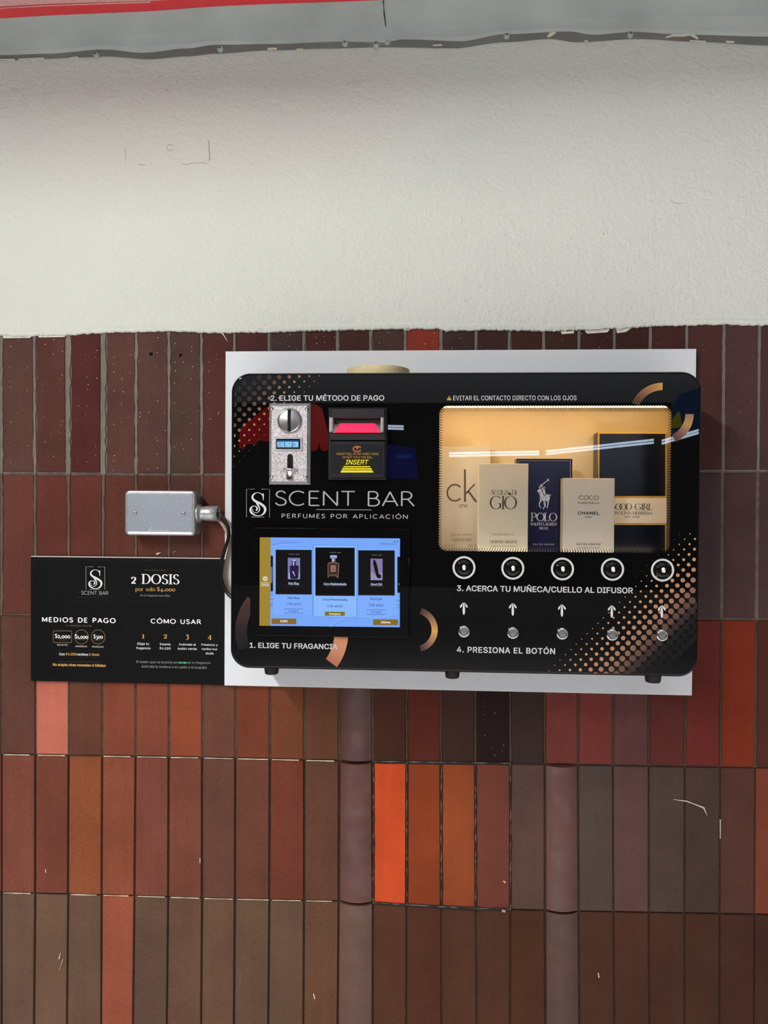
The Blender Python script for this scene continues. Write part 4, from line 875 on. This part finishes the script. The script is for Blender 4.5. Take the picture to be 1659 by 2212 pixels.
text(lb, 'INSERT BILL IN ANY DIRECTIONS', 727, 818, 978.2, 982.8, yl, (176, 140, 62), bold=.004, layer=1); text(lb, 'DO NOT FOLD THE BILL', 740, 805, 985.4, 990, yl, (176, 140, 62), bold=.004, layer=1)
text(lb, 'INSERT', 746, 796.5, 993, 1003.6, yl, (238, 212, 24), bold=.014, shear=.25, layer=1)
for y0, y1, a_, b_, c_, d_ in ((1007, 1009.4, 742.5, 799, 741.3, 800.3), (1011.2, 1014.6, 740, 802, 738.2, 803.8), (1016, 1020.8, 737.6, 804.4, 735.6, 807)): pxpoly(lb, [(a_, y0), (b_, y0), (d_, y1), (c_, y1)], yl, (236, 214, 28), 1)
lb.build('insert_label', 'paint', bill)

# --- touchscreen
ts = MB(); x0, x1, z0, z1 = Rp(540.3, 1140.8, 884, 1376, YM - .006); yt_ = YM - .006
lp_ = rrect(x0, x1, z0, z1, .0055, 6); ts.plate(lp_, yt_, YM, bev=.0014)
tsc = ts.build('touchscreen', 'acrylic', mach)
sc_ = MB(); ysn = yt_ - .0003
def S(x, y): return 520 + x / 4.366, 1150 + y / 4.366
def sr(x0, y0, x1, y1, col, la=0): pxpoly(sc_, [S(x0, y0), S(x1, y0 + (x1 - x0) * .0065), S(x1, y1 + (x1 - x0) * .0065), S(x0, y1)], ysn, col, la)
def st(s, x0, x1, y0, y1, col, la=5, **k): a_, c_ = S(x0, y0); b_, d_ = S(x1, y1); text(sc_, s, a_, b_, c_, d_, ysn, col, layer=la, **k)
def sl(pts, w_, col, la=2): pxstrip(sc_, [S(*p) for p in pts], w_, ysn, col, layer=la)
BLU = (118, 166, 250); NAVY = (18, 26, 70); OCH = (132, 104, 34)
pxpoly(sc_, [S(180, 47), S(1502, 57), S(1500, 895), S(177, 880)], ysn, BLU, 0)
for k_, c_ in enumerate(((110, 156, 240), (96, 136, 210), (134, 178, 252))): sl([(285 + 0 * k_, 95 + 22 * k_), (400, 80 + 18 * k_), (520, 92 + 8 * k_), (640, 90 - 2 * k_), (760, 58)], 1.6, c_, 1)
sl([(840, 890), (900, 830), (980, 800), (1100, 790), (1250, 800), (1400, 790)], 1.4, (138, 184, 255), 1); sl([(860, 892), (930, 845), (1020, 822), (1150, 812)], .9, (104, 150, 236), 1)
pxpoly(sc_, [S(180, 47), S(283, 48), S(280, 881), S(177, 880)], ysn, (160, 132, 46), 2)
sr(305, 145, 676, 775, (124, 172, 252), 1); sr(1102, 150, 1478, 780, (124, 172, 252), 1); sr(683, 121, 1096, 796, (136, 184, 255), 2)
pxstrip(sc_, [S(683, 120), S(1098, 124), S(1096, 800), S(683, 796)], .8, ysn, (46, 74, 120), closed=True, layer=3)
sr(283, 220, 305, 556, (22, 12, 16), 2); sr(284, 325, 299, 450, (120, 110, 130), 3); sr(1477, 230, 1502, 570, (10, 10, 12), 2)
pxpoly(sc_, [S(280, 440), S(302, 464), S(280, 484)], ysn, (160, 132, 46), 4)
sr(330, 163, 671, 584, (14, 12, 12), 3); sr(704, 142, 1076, 597, (3, 3, 5), 3); sr(1108, 168, 1453, 593, (14, 10, 9), 3)
for x0, y0, x1, y1 in ((338, 171, 664, 576), (711, 150, 1068, 585), (1116, 176, 1446, 582)): pxstrip(sc_, [S(x0, y1), S(x1, y1 + 2), S(x1, y0)], .5, ysn, (52, 52, 52), layer=4)
# polo bottle picture
sr(445, 240, 561, 440, (118, 122, 182), 4); sr(452, 380, 555, 440, (158, 166, 214), 5)
sr(484, 262, 523, 312, (52, 54, 92), 6); sr(490, 258, 518, 270, (190, 196, 226), 7); sr(494, 275, 506, 312, (170, 176, 214), 7)
pxpoly(sc_, [S(463, 318), S(478, 310), S(534, 310), S(548, 318), S(545, 432), S(528, 438), S(482, 438), S(467, 430)], ysn, (34, 22, 58), 6)
sl([(490, 365), (500, 380), (508, 400), (512, 412)], 1.5, (190, 186, 224), 7); sl([(500, 368), (497, 392)], 1.5, (190, 186, 224), 7)
# middle bottle picture
pxpoly(sc_, [S(*p) for p in rrect(842, 910, 214, 246, 12, 5)], ysn, (132, 148, 190), 4); sl([(850, 228), (905, 226)], 1, (206, 216, 240), 5)
sr(859, 243, 893, 277, (120, 112, 124), 4); sr(864, 248, 876, 276, (212, 206, 204), 5)
pxpoly(sc_, [S(822, 298), S(836, 284), S(914, 286), S(928, 300), S(918, 428), S(900, 420), S(840, 418), S(820, 428)], ysn, (58, 40, 34), 4)
pxstrip(sc_, [S(822, 300), S(836, 285), S(914, 287), S(927, 300), S(917, 428)], 1.1, ysn, (182, 130, 104), layer=5); pxstrip(sc_, [S(823, 300), S(824, 428), S(842, 402), S(900, 404), S(914, 430)], 1.0, ysn, (150, 118, 100), layer=5)
sr(848, 308, 898, 372, (150, 112, 104), 5); sl([(856, 322), (890, 323)], .7, (60, 44, 42), 6); sl([(856, 336), (890, 337)], .7, (60, 44, 42), 6); sl([(856, 352), (890, 353)], 1.2, (60, 44, 42), 6)
# shoe shaped bottle picture
sr(1225, 248, 1338, 450, (128, 120, 168), 4); sr(1228, 380, 1336, 448, (150, 142, 184), 5)
pxpoly(sc_, [S(*p) for p in ((1250, 252), (1262, 262), (1270, 262), (1284, 300), (1296, 350), (1300, 385), (1322, 402), (1326, 424), (1312, 434), (1288, 428), (1274, 400), (1264, 350), (1250, 300))], ysn, (18, 12, 14), 6)
sl([(1248, 290), (1262, 340), (1262, 400)], 1.0, (60, 44, 50), 6)
for s_, x0, x1, y0, y1 in (('SCENT BAR', 455, 552, 201, 210), ('SCENT BAR', 842, 944, 185, 195), ('SCENT BAR', 1233, 1330, 209, 218)): st(s_, x0, x1, y0, y1, (150, 150, 150), ls=1.3)
for s_, x0, x1, y0, y1 in (('Polo Blue', 452, 551, 469, 494), ('Coco Mademoiselle', 783, 998, 474, 499), ('Good Girl', 1226, 1335, 477, 502)): st(s_, x0, x1, y0, y1, (196, 208, 246), bold=.008)
for x0, x1, y_ in ((412, 588, 504), (800, 968, 510), (1200, 1360, 512)): sl([(x0, y_), (x1, y_ + 2)], .6, (62, 62, 66), 5)
for s_, x0, x1, y0, y1 in (('Polo Blue', 444, 554, 608, 627), ('Coco Madmoiselle', 770, 1006, 623, 643), ('Good girl', 1222, 1335, 617, 635)): st(s_, x0, x1, y0, y1, NAVY, bold=.012)
for x0, x1, y0, y1 in ((431, 568, 664, 685), (815, 962, 684, 706), (1210, 1347, 674, 696)): st('COP 4000', x0, x1, y0, y1, NAVY)
for x0, y0, x1, y1, tx0, tx1 in ((411, 721, 588, 760, 449, 549), (1189, 731, 1367, 770, 1227, 1329)):
    pxstrip(sc_, [S(x0, y0), S(x1, y0 + 1), S(x1, y1 + 1), S(x0, y1)], .7, ysn, NAVY, closed=True, layer=5); st('Comprar', tx0, tx1, y0 + 10, y0 + 28, NAVY)
sr(794, 747, 982, 785, OCH, 4); st('Comprar', 834, 943, 758, 778, (240, 240, 235), bold=.012)
sr(292, 811, 525, 864, OCH, 4); st('COP0', 373, 443, 826, 848, (240, 240, 235), bold=.022); sr(1249, 819, 1484, 873, OCH, 4); st('Idioma', 1323, 1410, 836, 857, (240, 240, 235), bold=.022)
st('IDIWSA2001770', 1322, 1473, 101, 117, (34, 50, 110))
for x_, y_ in ((1449, 86), (1479, 88)): pxpoly(sc_, [S(*p) for p in arcp(x_, y_, 6, 6, 0, 360, 12)[:-1]], ysn, (30, 46, 100), 4)
for k_ in range(8):
    a_ = k_ * pi / 4; sl([(232 + 9 * cos(a_), 436 + 9 * sin(a_)), (232 + 23 * cos(a_), 436 + 23 * sin(a_))], 2.0, (240, 240, 235), 4)
sl([(190, 474), (272, 475)], .9, (235, 235, 228), 4); sl([(190, 504), (272, 505)], .9, (235, 235, 228), 4); st('Personalizador', 192, 271, 483, 495, (238, 238, 232), bold=.012)
st('Gi', 289, 303, 573, 588, NAVY); st('00', 284, 306, 622, 636, NAVY); st('ar', 284, 300, 680, 690, NAVY); sl([(283, 668), (305, 668)], .6, NAVY, 4); sl([(283, 694), (305, 694)], .6, NAVY, 4)
st('C', 1487, 1497, 591, 604, NAVY); st('CO', 1472, 1497, 636, 650, NAVY); sl([(1474, 684), (1496, 684)], .6, NAVY, 4); sl([(1474, 710), (1496, 710)], .6, NAVY, 4); st('C', 1489, 1498, 480, 495, (196, 208, 246))
for x0, x1, y_ in ((500, 504, 150), (886, 892, 130), (1277, 1282, 157)): sl([(x0, y_), (x1, y_)], 1, NAVY, 5)
sc_.build('display_image', 'screen', tsc)

# --- nozzles, arrows, buttons
NZ = [(1002.2, 1226), (1107.6, 1227.5), (1214.8, 1229), (1322.8, 1229.8), (1430.9, 1231.4)]
AR = [(264, 365, 435), (538, 369, 440), (813, 376, 446), (1092, 381, 452), (1372, 381, 453)]
BT = [(265, 529), (539, 537), (815, 541), (1095, 547), (1374, 550)]
for (cx, cy), (ax, ay0, ay1), (bx_, by_) in zip(NZ, AR, BT):
    p = P(cx, cy, YM); s_ = PS(cx, cy, YM); nz = MB()
    nz.lathe(p.x, p.z, [(0, YM - .0045), (3 * s_, YM - .0047), (8 * s_, YM - .0040), (13 * s_, YM - .0045), (15.5 * s_, YM - .0035), (17 * s_, YM - .001), (17.3 * s_, YM)], 36)
    for k in range(10):
        a_ = 2 * pi * k / 10; nz.tube([Vector((p.x + 5 * s_ * cos(a_), YM - .0043, p.z + 5 * s_ * sin(a_))), Vector((p.x + 13 * s_ * cos(a_), YM - .0046, p.z + 13 * s_ * sin(a_)))], .5 * s_, 6)
    nzo = nz.build('diffuser_nozzle', 'acrylic', mach)
    tp_ = MB(); e = YM - .0085
    tp_.lathe(p.x, p.z + 2.2 * s_, [(0, YM - .0068), (2.4 * s_, YM - .0065), (3.8 * s_, YM - .0055), (4.1 * s_, YM - .004)], 20)
    tp_.lathe(p.x, p.z - 1.6 * s_, [(0, e - .0012), (1.8 * s_, e - .001), (3.0 * s_, e - .0002), (3.5 * s_, e + .001), (3.7 * s_, YM - .004)], 20); tp_.build('nozzle_tip', 'nozzle', nzo)
    rg = MB(); rg.ring(p.x, p.z, 20.2 * s_, 24.6 * s_, ly - .0003, 0, 360, 56, col=lin((206, 208, 206))); rg.build('white_ring', 'paint', nzo)
    am = MB(); X0 = 900 + ax / 2.592; Y0 = 1160 + ay0 / 2.592; Y1 = 1160 + ay1 / 2.592; hgt = Y1 - Y0
    pxstrip(am, [(X0, Y0 + hgt * t) for t in (0, .12, .3, .5, .7, .88, 1)], [.3, 2.0, 3.6, 4.8, 5.2, 4.6, 1.6], ly, (214, 214, 212), layer=3)
    for sg in (-1, 1): pxstrip(am, [(X0 + sg * 1.4, Y0 + 1), (X0 + sg * 3.5, Y0 + 4), (X0 + sg * 6, Y0 + 8.5), (X0 + sg * 7.8, Y0 + 11.6)], [.4, 2.2, 4.2, 1.6], ly, (214, 214, 212), layer=3)
    am.build('arrow_marking', 'paint', mach)
    bxp, byp = 900 + bx_ / 2.592, 1160 + by_ / 2.592; p = P(bxp, byp, YM); pb_ = MB()
    pb_.lathe(p.x, p.z, [(8.9 * s_, YM - .0012), (9.3 * s_, YM - .0034), (10.2 * s_, YM - .0036), (12.4 * s_, YM - .0024), (13.3 * s_, YM - .0008), (13.5 * s_, YM)], 40)
    pb_.lathe(p.x, p.z, [(8.2 * s_, YM - .0008), (8.9 * s_, YM - .0010)], 40, mi=1)
    bo = pb_.build('push_button', ['chrome', 'dark'], mach)
    cp_ = MB(); cp_.lathe(p.x, p.z, [(0, YM - .0030), (7.6 * s_, YM - .0029), (8.3 * s_, YM - .0022), (8.3 * s_, YM - .0004)], 36, smooth=False); 
    cp_.build('button_cap', 'steel', bo)
for x0, x1, ytop, ybot in ((570, 603.5, 1442, 1455), (960, 994, 1449, 1463.5), (1392, 1428.5, 1460, 1473)):
    yf_ = -.112; pc_ = P((x0 + x1) / 2, ybot, yf_); r_ = (x1 - x0) / 2 * PS(x0, ybot, yf_); ft = MB()
    ft.lathe_z(pc_.x, yf_, [(0, pc_.z + .0), (r_ * .78, pc_.z), (r_ * .86, pc_.z + .0012), (r_, MZ0 + .001)], 28); ft.build('rubber_foot', 'rubber', mach)

# --- masking tape roll standing on the machine
yt2 = -.072; cR = (PX(885, 797, yt2) - PX(750, 797, yt2)) / 2; cX = (PX(885, 797, yt2) + PX(750, 797, yt2)) / 2; zt = PZ(818, 787.3, yt2 - cR)
tp = MB(); zb0 = MZ1 + .0002
tp.lathe_z(cX, yt2, [(cR * .74, zb0), (cR, zb0), (cR, zt), (cR * .74, zt)], 56, mi=0, smooth=False); tp.lathe_z(cX, yt2, [(cR * .70, zt), (cR * .70, zb0)], 56, mi=1, smooth=True)
tp.lathe_z(cX, yt2, [(cR * .74, zt), (cR * .70, zt)], 56, mi=1); tp.lathe_z(cX, yt2, [(cR * .70, zb0), (cR * .74, zb0)], 56, mi=1)
tag(tp.build('tape_roll', ['tape', 'tan'], origin=(cX, yt2, zb0)), 'roll of cream masking tape lying on top of the black machine', 'tape roll')

# ================================================================== PERFUME CARTONS BEHIND THE WINDOW
IZB = IZ0 + .0002
def carton(name_label, x0, x1, ytop, Y, depth, col, mat, xm=None):
    cx = (x0 + x1) / 2; X0, X1 = PX(x0, ytop + 60, Y), PX(x1, ytop + 60, Y); Zt = PZ(cx, ytop, Y)
    t = thing('perfume_carton', name_label, 'perfume box', ((X0 + X1) / 2, Y + depth / 2, IZB), 'perfume cartons in the lit window')
    m_ = MB(); m_.box(X0, X1, Y, Y + depth, IZB, Zt, lin(col), bev=.0006)
    return t, m_, X0, X1, Zt
Yf, Ymid, Yr = -.128, -.098, -.068
def Bx(x, y): return 940 + x / 5.53, 940 + y / 5.53
def bt(mb, s, x0, x1, y0, y1, Y, col, **k): a_, c_ = Bx(x0, y0); b_, d_ = Bx(x1, y1); text(mb, s, a_, b_, c_, d_, Y, col, **k)
def bs(mb, s, x0, x1, y0, y1, Y, col, **k): a_, c_ = Bx(x0, y0); b_, d_ = Bx(x1, y1); sktext(mb, s, a_, b_, c_, d_, Y, col, **k)
INK = (96, 84, 74)
# far left
t, m_, X0, X1, Zt = carton('greyish beige carton with two big thin grey lowercase letters at the left end', 949, 1059.5, 964, Yr, .030, (206, 199, 182), 'card')
m_.build('carton', 'card', t); l_ = MB(); y_ = Yr - .0003
pxstrip(l_, [Bx(*p) for p in arcp(235, 688, 90, 97, -42, -318, 30)], 3.5, y_, INK)
pxstrip(l_, [Bx(356, 408), Bx(356, 797)], 4.3, y_, INK); pxstrip(l_, [Bx(472, 584), Bx(366, 700)], 3.2, y_, INK); pxstrip(l_, [Bx(392, 664), Bx(490, 797)], 4.2, y_, INK)
bs(l_, 'one', 282, 388, 805, 868, y_, INK, thick=.09, thin=.09); l_.build('lettering', 'paint', t); l_ = MB(); bt(l_, 'eau de toilette', 190, 442, 1178, 1199, y_, (128, 112, 96), ls=1.35); bt(l_, 'Calvin', 200, 316, 1230, 1266, y_, (120, 106, 92)); bs(l_, 'K', 330, 360, 1230, 1266, y_, (120, 106, 92), thick=.12, thin=.12); bt(l_, 'lein', 366, 432, 1230, 1266, y_, (120, 106, 92))
bt(l_, '6.7 FL OZ', 105, 230, 1305, 1332, y_, (140, 124, 104)); bt(l_, '200 ml', 390, 500, 1305, 1332, y_, (140, 124, 104))
l_.build('lettering', 'paint', t)
# cream, front
t, m_, X0, X1, Zt = carton('cream carton with grey serif capitals, in front of the big-lettered beige one', 1034, 1141, 1001.5, Yf, .028, (226, 216, 192), 'card')
m_.build('carton', 'card', t); l_ = MB(); y_ = Yf - .0003; SI = (92, 84, 76)
bs(l_, 'ACQUA  DI', 652, 975, 655, 712, y_, SI, thick=.13, thin=.045, serif=True, ls=-.02); bs(l_, 'GIÒ', 652, 978, 727, 886, y_, SI, thick=.15, thin=.03, serif=True, ls=-.03)
l_.build('lettering', 'paint', t); l_ = MB(); bt(l_, 'EAU DE TOILETTE', 690, 937, 1176, 1199, y_, (130, 118, 100)); bs(l_, 'GIORGIO ARMANI', 650, 975, 1258, 1291, y_, SI, thick=.14, thin=.06, serif=True); bt(l_, 'VAPORISATEUR RECHARGEABLE', 655, 970, 1322, 1336, y_, (150, 136, 116))
l_.build('lettering', 'paint', t)
# dark blue
t, m_, X0, X1, Zt = carton('dark navy blue carton with a silver rider on horseback', 1115.5, 1236, 991, Ymid, .028, (24, 26, 66), 'gloss')
m_.build('carton', 'gloss', t); l_ = MB(); y_ = Ymid - .0003; SV = (204, 206, 216)
pxstrip(l_, [Bx(993, 1390), Bx(993, 307), Bx(1616, 307), Bx(1616, 1390)], .9, y_, (176, 170, 180))
bs(l_, 'POLO', 1140, 1458, 928, 1028, y_, SV, thick=.17, thin=.05, serif=True, ls=.02); bs(l_, 'RALPH LAUREN', 1140, 1455, 1045, 1079, y_, SV, thick=.17, thin=.08, serif=True, ls=.05); bs(l_, 'BLUE', 1245, 1350, 1097, 1127, y_, SV, thick=.16, thin=.08, serif=True, ls=.06); l_.build('lettering', 'paint', t); l_ = MB(); bt(l_, 'EAU DE PARFUM', 1170, 1422, 1295, 1313, y_, SV, ls=1.15)
l_.build('lettering', 'paint', t)
em = MB(); Q = lambda x, y: (1140 + x / 20.74, 1020 + y / 20.74); SVR = (200, 208, 226)
def qp(pts, la=0, col=SVR): pxpoly(em, [Q(*p) for p in pts], y_, col, la)
def qs(pts, w_, la=1, col=SVR): pxstrip(em, [Q(*p) for p in pts], [a_ / 20.74 for a_ in w_] if isinstance(w_, list) else w_ / 20.74, y_, col, layer=la)
qs([(640, 560), (900, 360)], 36); qs([(888, 295), (920, 350), (950, 392)], [40, 46, 30])
qp(arcp(598, 598, 48, 48, 0, 360, 14)[:-1]); qs([(560, 640), (515, 690), (560, 730)], [50, 46, 40]); qs([(610, 640), (700, 660), (775, 705), (740, 745), (680, 740)], [50, 60, 50, 46, 40])
qp([(600, 640), (700, 640), (770, 700), (770, 860), (800, 930), (805, 1050), (740, 1000), (660, 900), (690, 840), (640, 780)], 1)
qp([(415, 850), (470, 780), (540, 745), (610, 760), (620, 830), (650, 900), (680, 990), (760, 1060), (810, 1030), (880, 985), (960, 1020), (995, 1120), (985, 1220), (900, 1280), (830, 1330), (810, 1250), (740, 1290), (660, 1275), (600, 1230), (545, 1180), (540, 1060), (505, 960), (490, 885), (450, 890)])
qs([(935, 1020), (990, 1010), (1050, 1045)], [40, 36, 20]); qs([(580, 1190), (590, 1290), (520, 1380), (520, 1500), (560, 1560), (610, 1600)], [100, 70, 50, 40, 36, 30]); qs([(730, 1260), (750, 1360), (760, 1440), (770, 1520), (720, 1580), (700, 1660)], [70, 80, 90, 60, 36, 46]); qs([(900, 1240), (920, 1330), (905, 1420), (880, 1530), (866, 1610)], [110, 60, 50, 40, 44])
for pts in ([(640, 900), (700, 980), (770, 1130), (820, 1200)], [(545, 1060), (600, 1200), (640, 1240)], [(690, 1090), (620, 1200)], [(520, 880), (560, 1040)], [(850, 1060), (870, 1180)], [(740, 1330), (740, 1470)], [(640, 780), (660, 860)]): qs(pts, 14, 3, (52, 56, 96))
em.build('rider_emblem', 'paint', t)
# pale cream, front right
def Cx(x, y): return 1190 + x / 5.027, 880 + y / 5.027
def ct(mb, s, x0, x1, y0, y1, Y, col, **k): a_, c_ = Cx(x0, y0); b_, d_ = Cx(x1, y1); text(mb, s, a_, b_, c_, d_, Y, col, **k)
def cs(mb, s, x0, x1, y0, y1, Y, col, **k): a_, c_ = Cx(x0, y0); b_, d_ = Cx(x1, y1); sktext(mb, s, a_, b_, c_, d_, Y, col, **k)
t, m_, X0, X1, Zt = carton('ivory carton with small black sans capitals, in front of the tall dark one', 1217.3, 1327.3, 1033, Yf - .002, .026, (228, 219, 204), 'card')
m_.build('carton', 'card', t); l_ = MB(); y_ = Yf - .0023; BK = (58, 52, 48)
cs(l_, 'COCO', 303, 520, 957, 1003, y_, BK, thick=.12, thin=.12, ls=.08); ct(l_, 'MADEMOISELLE', 295, 525, 1027, 1049, y_, BK); l_.build('lettering', 'paint', t); l_ = MB(); ct(l_, 'CHANEL', 292, 527, 1131, 1165, y_, (40, 36, 34), bold=.024, ls=1.06); ct(l_, 'PARIS', 370, 450, 1183, 1199, y_, BK, bold=.008, ls=1.15); l_.build('lettering', 'paint', t); l_ = MB(); ct(l_, 'EAU DE PARFUM', 280, 540, 1475, 1496, y_, BK, bold=.005, ls=1.06); ct(l_, 'VAPORISATEUR SPRAY', 282, 537, 1520, 1532, y_, (120, 108, 92))
pxstrip(l_, [Cx(345, 768), Cx(372, 800), Cx(386, 822), Cx(375, 856)], .5, y_, (196, 182, 158)); pxstrip(l_, [Cx(690, 960), Cx(660, 1015)], .5, y_, (196, 182, 158))
l_.build('lettering', 'paint', t)
# tall dark, far right
t, m_, X0, X1, Zt = carton('tall dark blue-black carton with a white band and gold edges at the right end', 1291, 1440.5, 934, Yr, .030, (16, 22, 36), 'gloss')
m_.build('carton', 'gloss', t); l_ = MB(); y_ = Yr - .0003; GD = (196, 164, 92)
def cr(x0, y0, x1, y1, col, la=0): pxpoly(l_, [Cx(x0, y0), Cx(x1, y0), Cx(x1, y1), Cx(x0, y1)], y_, col, la)
bd = MB(); l_ = bd
cr(511, 985, 1256, 1255, (232, 228, 214)); cr(511, 963, 1256, 985, GD); cr(511, 1255, 1256, 1277, GD); bd.build('white_band', 'paint', t)
l_ = MB(); cr(511, 264, 1256, 286, GD); cr(511, 286, 526, 963, GD); cr(1244, 286, 1256, 963, GD); cr(511, 1277, 526, 1600, GD); cr(1240, 1277, 1252, 1600, GD); l_.build('gold_edging', 'paint', t)
l_ = MB(); y_ = Yr - .0007
cs(l_, 'GOOD GIRL', 628, 1105, 1045, 1114, y_, (36, 36, 44), thick=.13, thin=.035, serif=True, overlap={2: .42}, ls=.02); l_.build('lettering', 'paint', t); l_ = MB(); cs(l_, 'CAROLINA HERRERA', 628, 1102, 1131, 1162, y_, (36, 36, 44), thick=.13, thin=.06, serif=True, ls=.06); l_.build('lettering', 'paint', t); l_ = MB(); cs(l_, 'NEW YORK', 795, 967, 1181, 1197, y_, (36, 36, 44), thick=.17, thin=.1, serif=True, ls=.2)
l_.build('lettering', 'paint', t); l_ = MB(); ct(l_, 'EAU DE PARFUM NATURAL SPRAY', 640, 1070, 1522, 1537, y_, (120, 112, 86))
l_.build('lettering', 'paint', t)

# ================================================================== THE HALL BEHIND THE CAMERA (seen mirrored in the black front)
def tubepair(pa, pb2_, Y, label):
    A_ = MIR(*pa, YM, Y); B_ = MIR(*pb2_, YM, Y); mid = (A_ + B_) / 2
    t_ = thing('fluorescent_lamp', label, 'lamp', tuple(mid), 'tube lamps hung across the hall'); d_ = (B_ - A_).normalized()
    k_ = MB(); k_.tube([A_ + Vector((0, -.05, .035)), B_ + Vector((0, -.05, .035))], .03, 8); k_.build('lamp_body', 'hall', t_)
    for dz in (0, -.036):
        q_ = MB(); q_.tube([A_ + Vector((0, 0, dz)), B_ + Vector((0, 0, dz))], .0135, 10); q_.build('glass_tube', 'tube', t_)
    for f_ in (.15, .85):
        c_ = A_.lerp(B_, f_); q_ = MB(); q_.tube([c_ + Vector((0, -.05, .05)), Vector((c_.x, c_.y - .05, 5.0))], .0012, 6); q_.build('hanger_rod', 'steel', t_)
tubepair((970, 979), (1165, 975.5), -8.4, 'double tube lamp behind the viewer, mirrored at left in the display window')
tubepair((1180, 975), (1412, 950), -8.2, 'double tube lamp behind the viewer, mirrored at right in the display window')
tubepair((1430, 952), (1509, 929), -8.0, 'double tube lamp behind the viewer, mirrored at the right rim of the machine')
tubepair((838, 920), (872, 921), -8.6, 'double tube lamp behind the viewer, mirrored beside the bill acceptor')
def solid(name, pix, Y, m, label, cat, thick=.05):
    q_ = [MIR(x, y, YM, Y) for x, y in pix]; pts = [(v.x, v.z) for v in q_]
    ar = sum(pts[i - 1][0] * pts[i][1] - pts[i][0] * pts[i - 1][1] for i in range(len(pts)))
    if ar < 0: pts = pts[::-1]
    k_ = MB(); k_.plate(pts, Y - thick, Y); 
    return tag(k_.build(name, m, origin=(pts[0][0], Y, pts[0][1])), label, cat)
bz = MIR(640, 990, YM, -5.5)
solid('red_glow_shape', catmull([(516, 968), (520, 925), (545, 905), (576, 880), (610, 872), (670, 872), (692, 880), (700, 905), (712, 955), (708, 970), (694, 972), (688, 950), (684, 968), (674, 974), (664, 966), (640, 950), (600, 952), (566, 952), (560, 945), (548, 960), (532, 958), (524, 970)], 4), -5.5, 'glow_red', 'glowing red stand-in with hanging lobes behind the viewer, mirrored round the coin slot', 'sign')  # stand-in shape, given a glow so its red shows mirrored in the front
bsg = solid('blue_shop_sign', [(836, 961), (897, 967), (904, 1036), (836, 1032)], -6.5, 'sign_blue', 'dim blue shop sign behind the viewer, mirrored right of the bill acceptor', 'sign')
wr = MB(); A_ = MIR(888, 980, YM, -6.44); B_ = MIR(856, 990, YM, -6.44)
vs, fs = glyphs('WRAP', .01); gx0, gx1 = min(v[0] for v in vs), max(v[0] for v in vs); ex = (B_.x - A_.x) / (gx1 - gx0)
wr.add([(A_.x + (x - gx0) * ex, -6.44, B_.z + z * abs(ex)) for x, z, d in vs], fs); bl_ = wr.build('sign_lettering', 'sign_text', bsg)
solid('teal_advert', [(1452, 880), (1470, 850), (1512, 838), (1513, 925), (1456, 940)], -6.0, 'sign_cyan', 'teal and yellow lit advert behind the viewer, mirrored at the upper right rim', 'sign')
solid('yellow_advert', [(1456, 905), (1468, 888), (1474, 922), (1454, 924)], -5.9, 'sign_yel', 'small yellow lit panel in front of the teal advert behind the viewer', 'sign')

for o in bpy.data.objects:
    if '_o' in o: del o['_o']
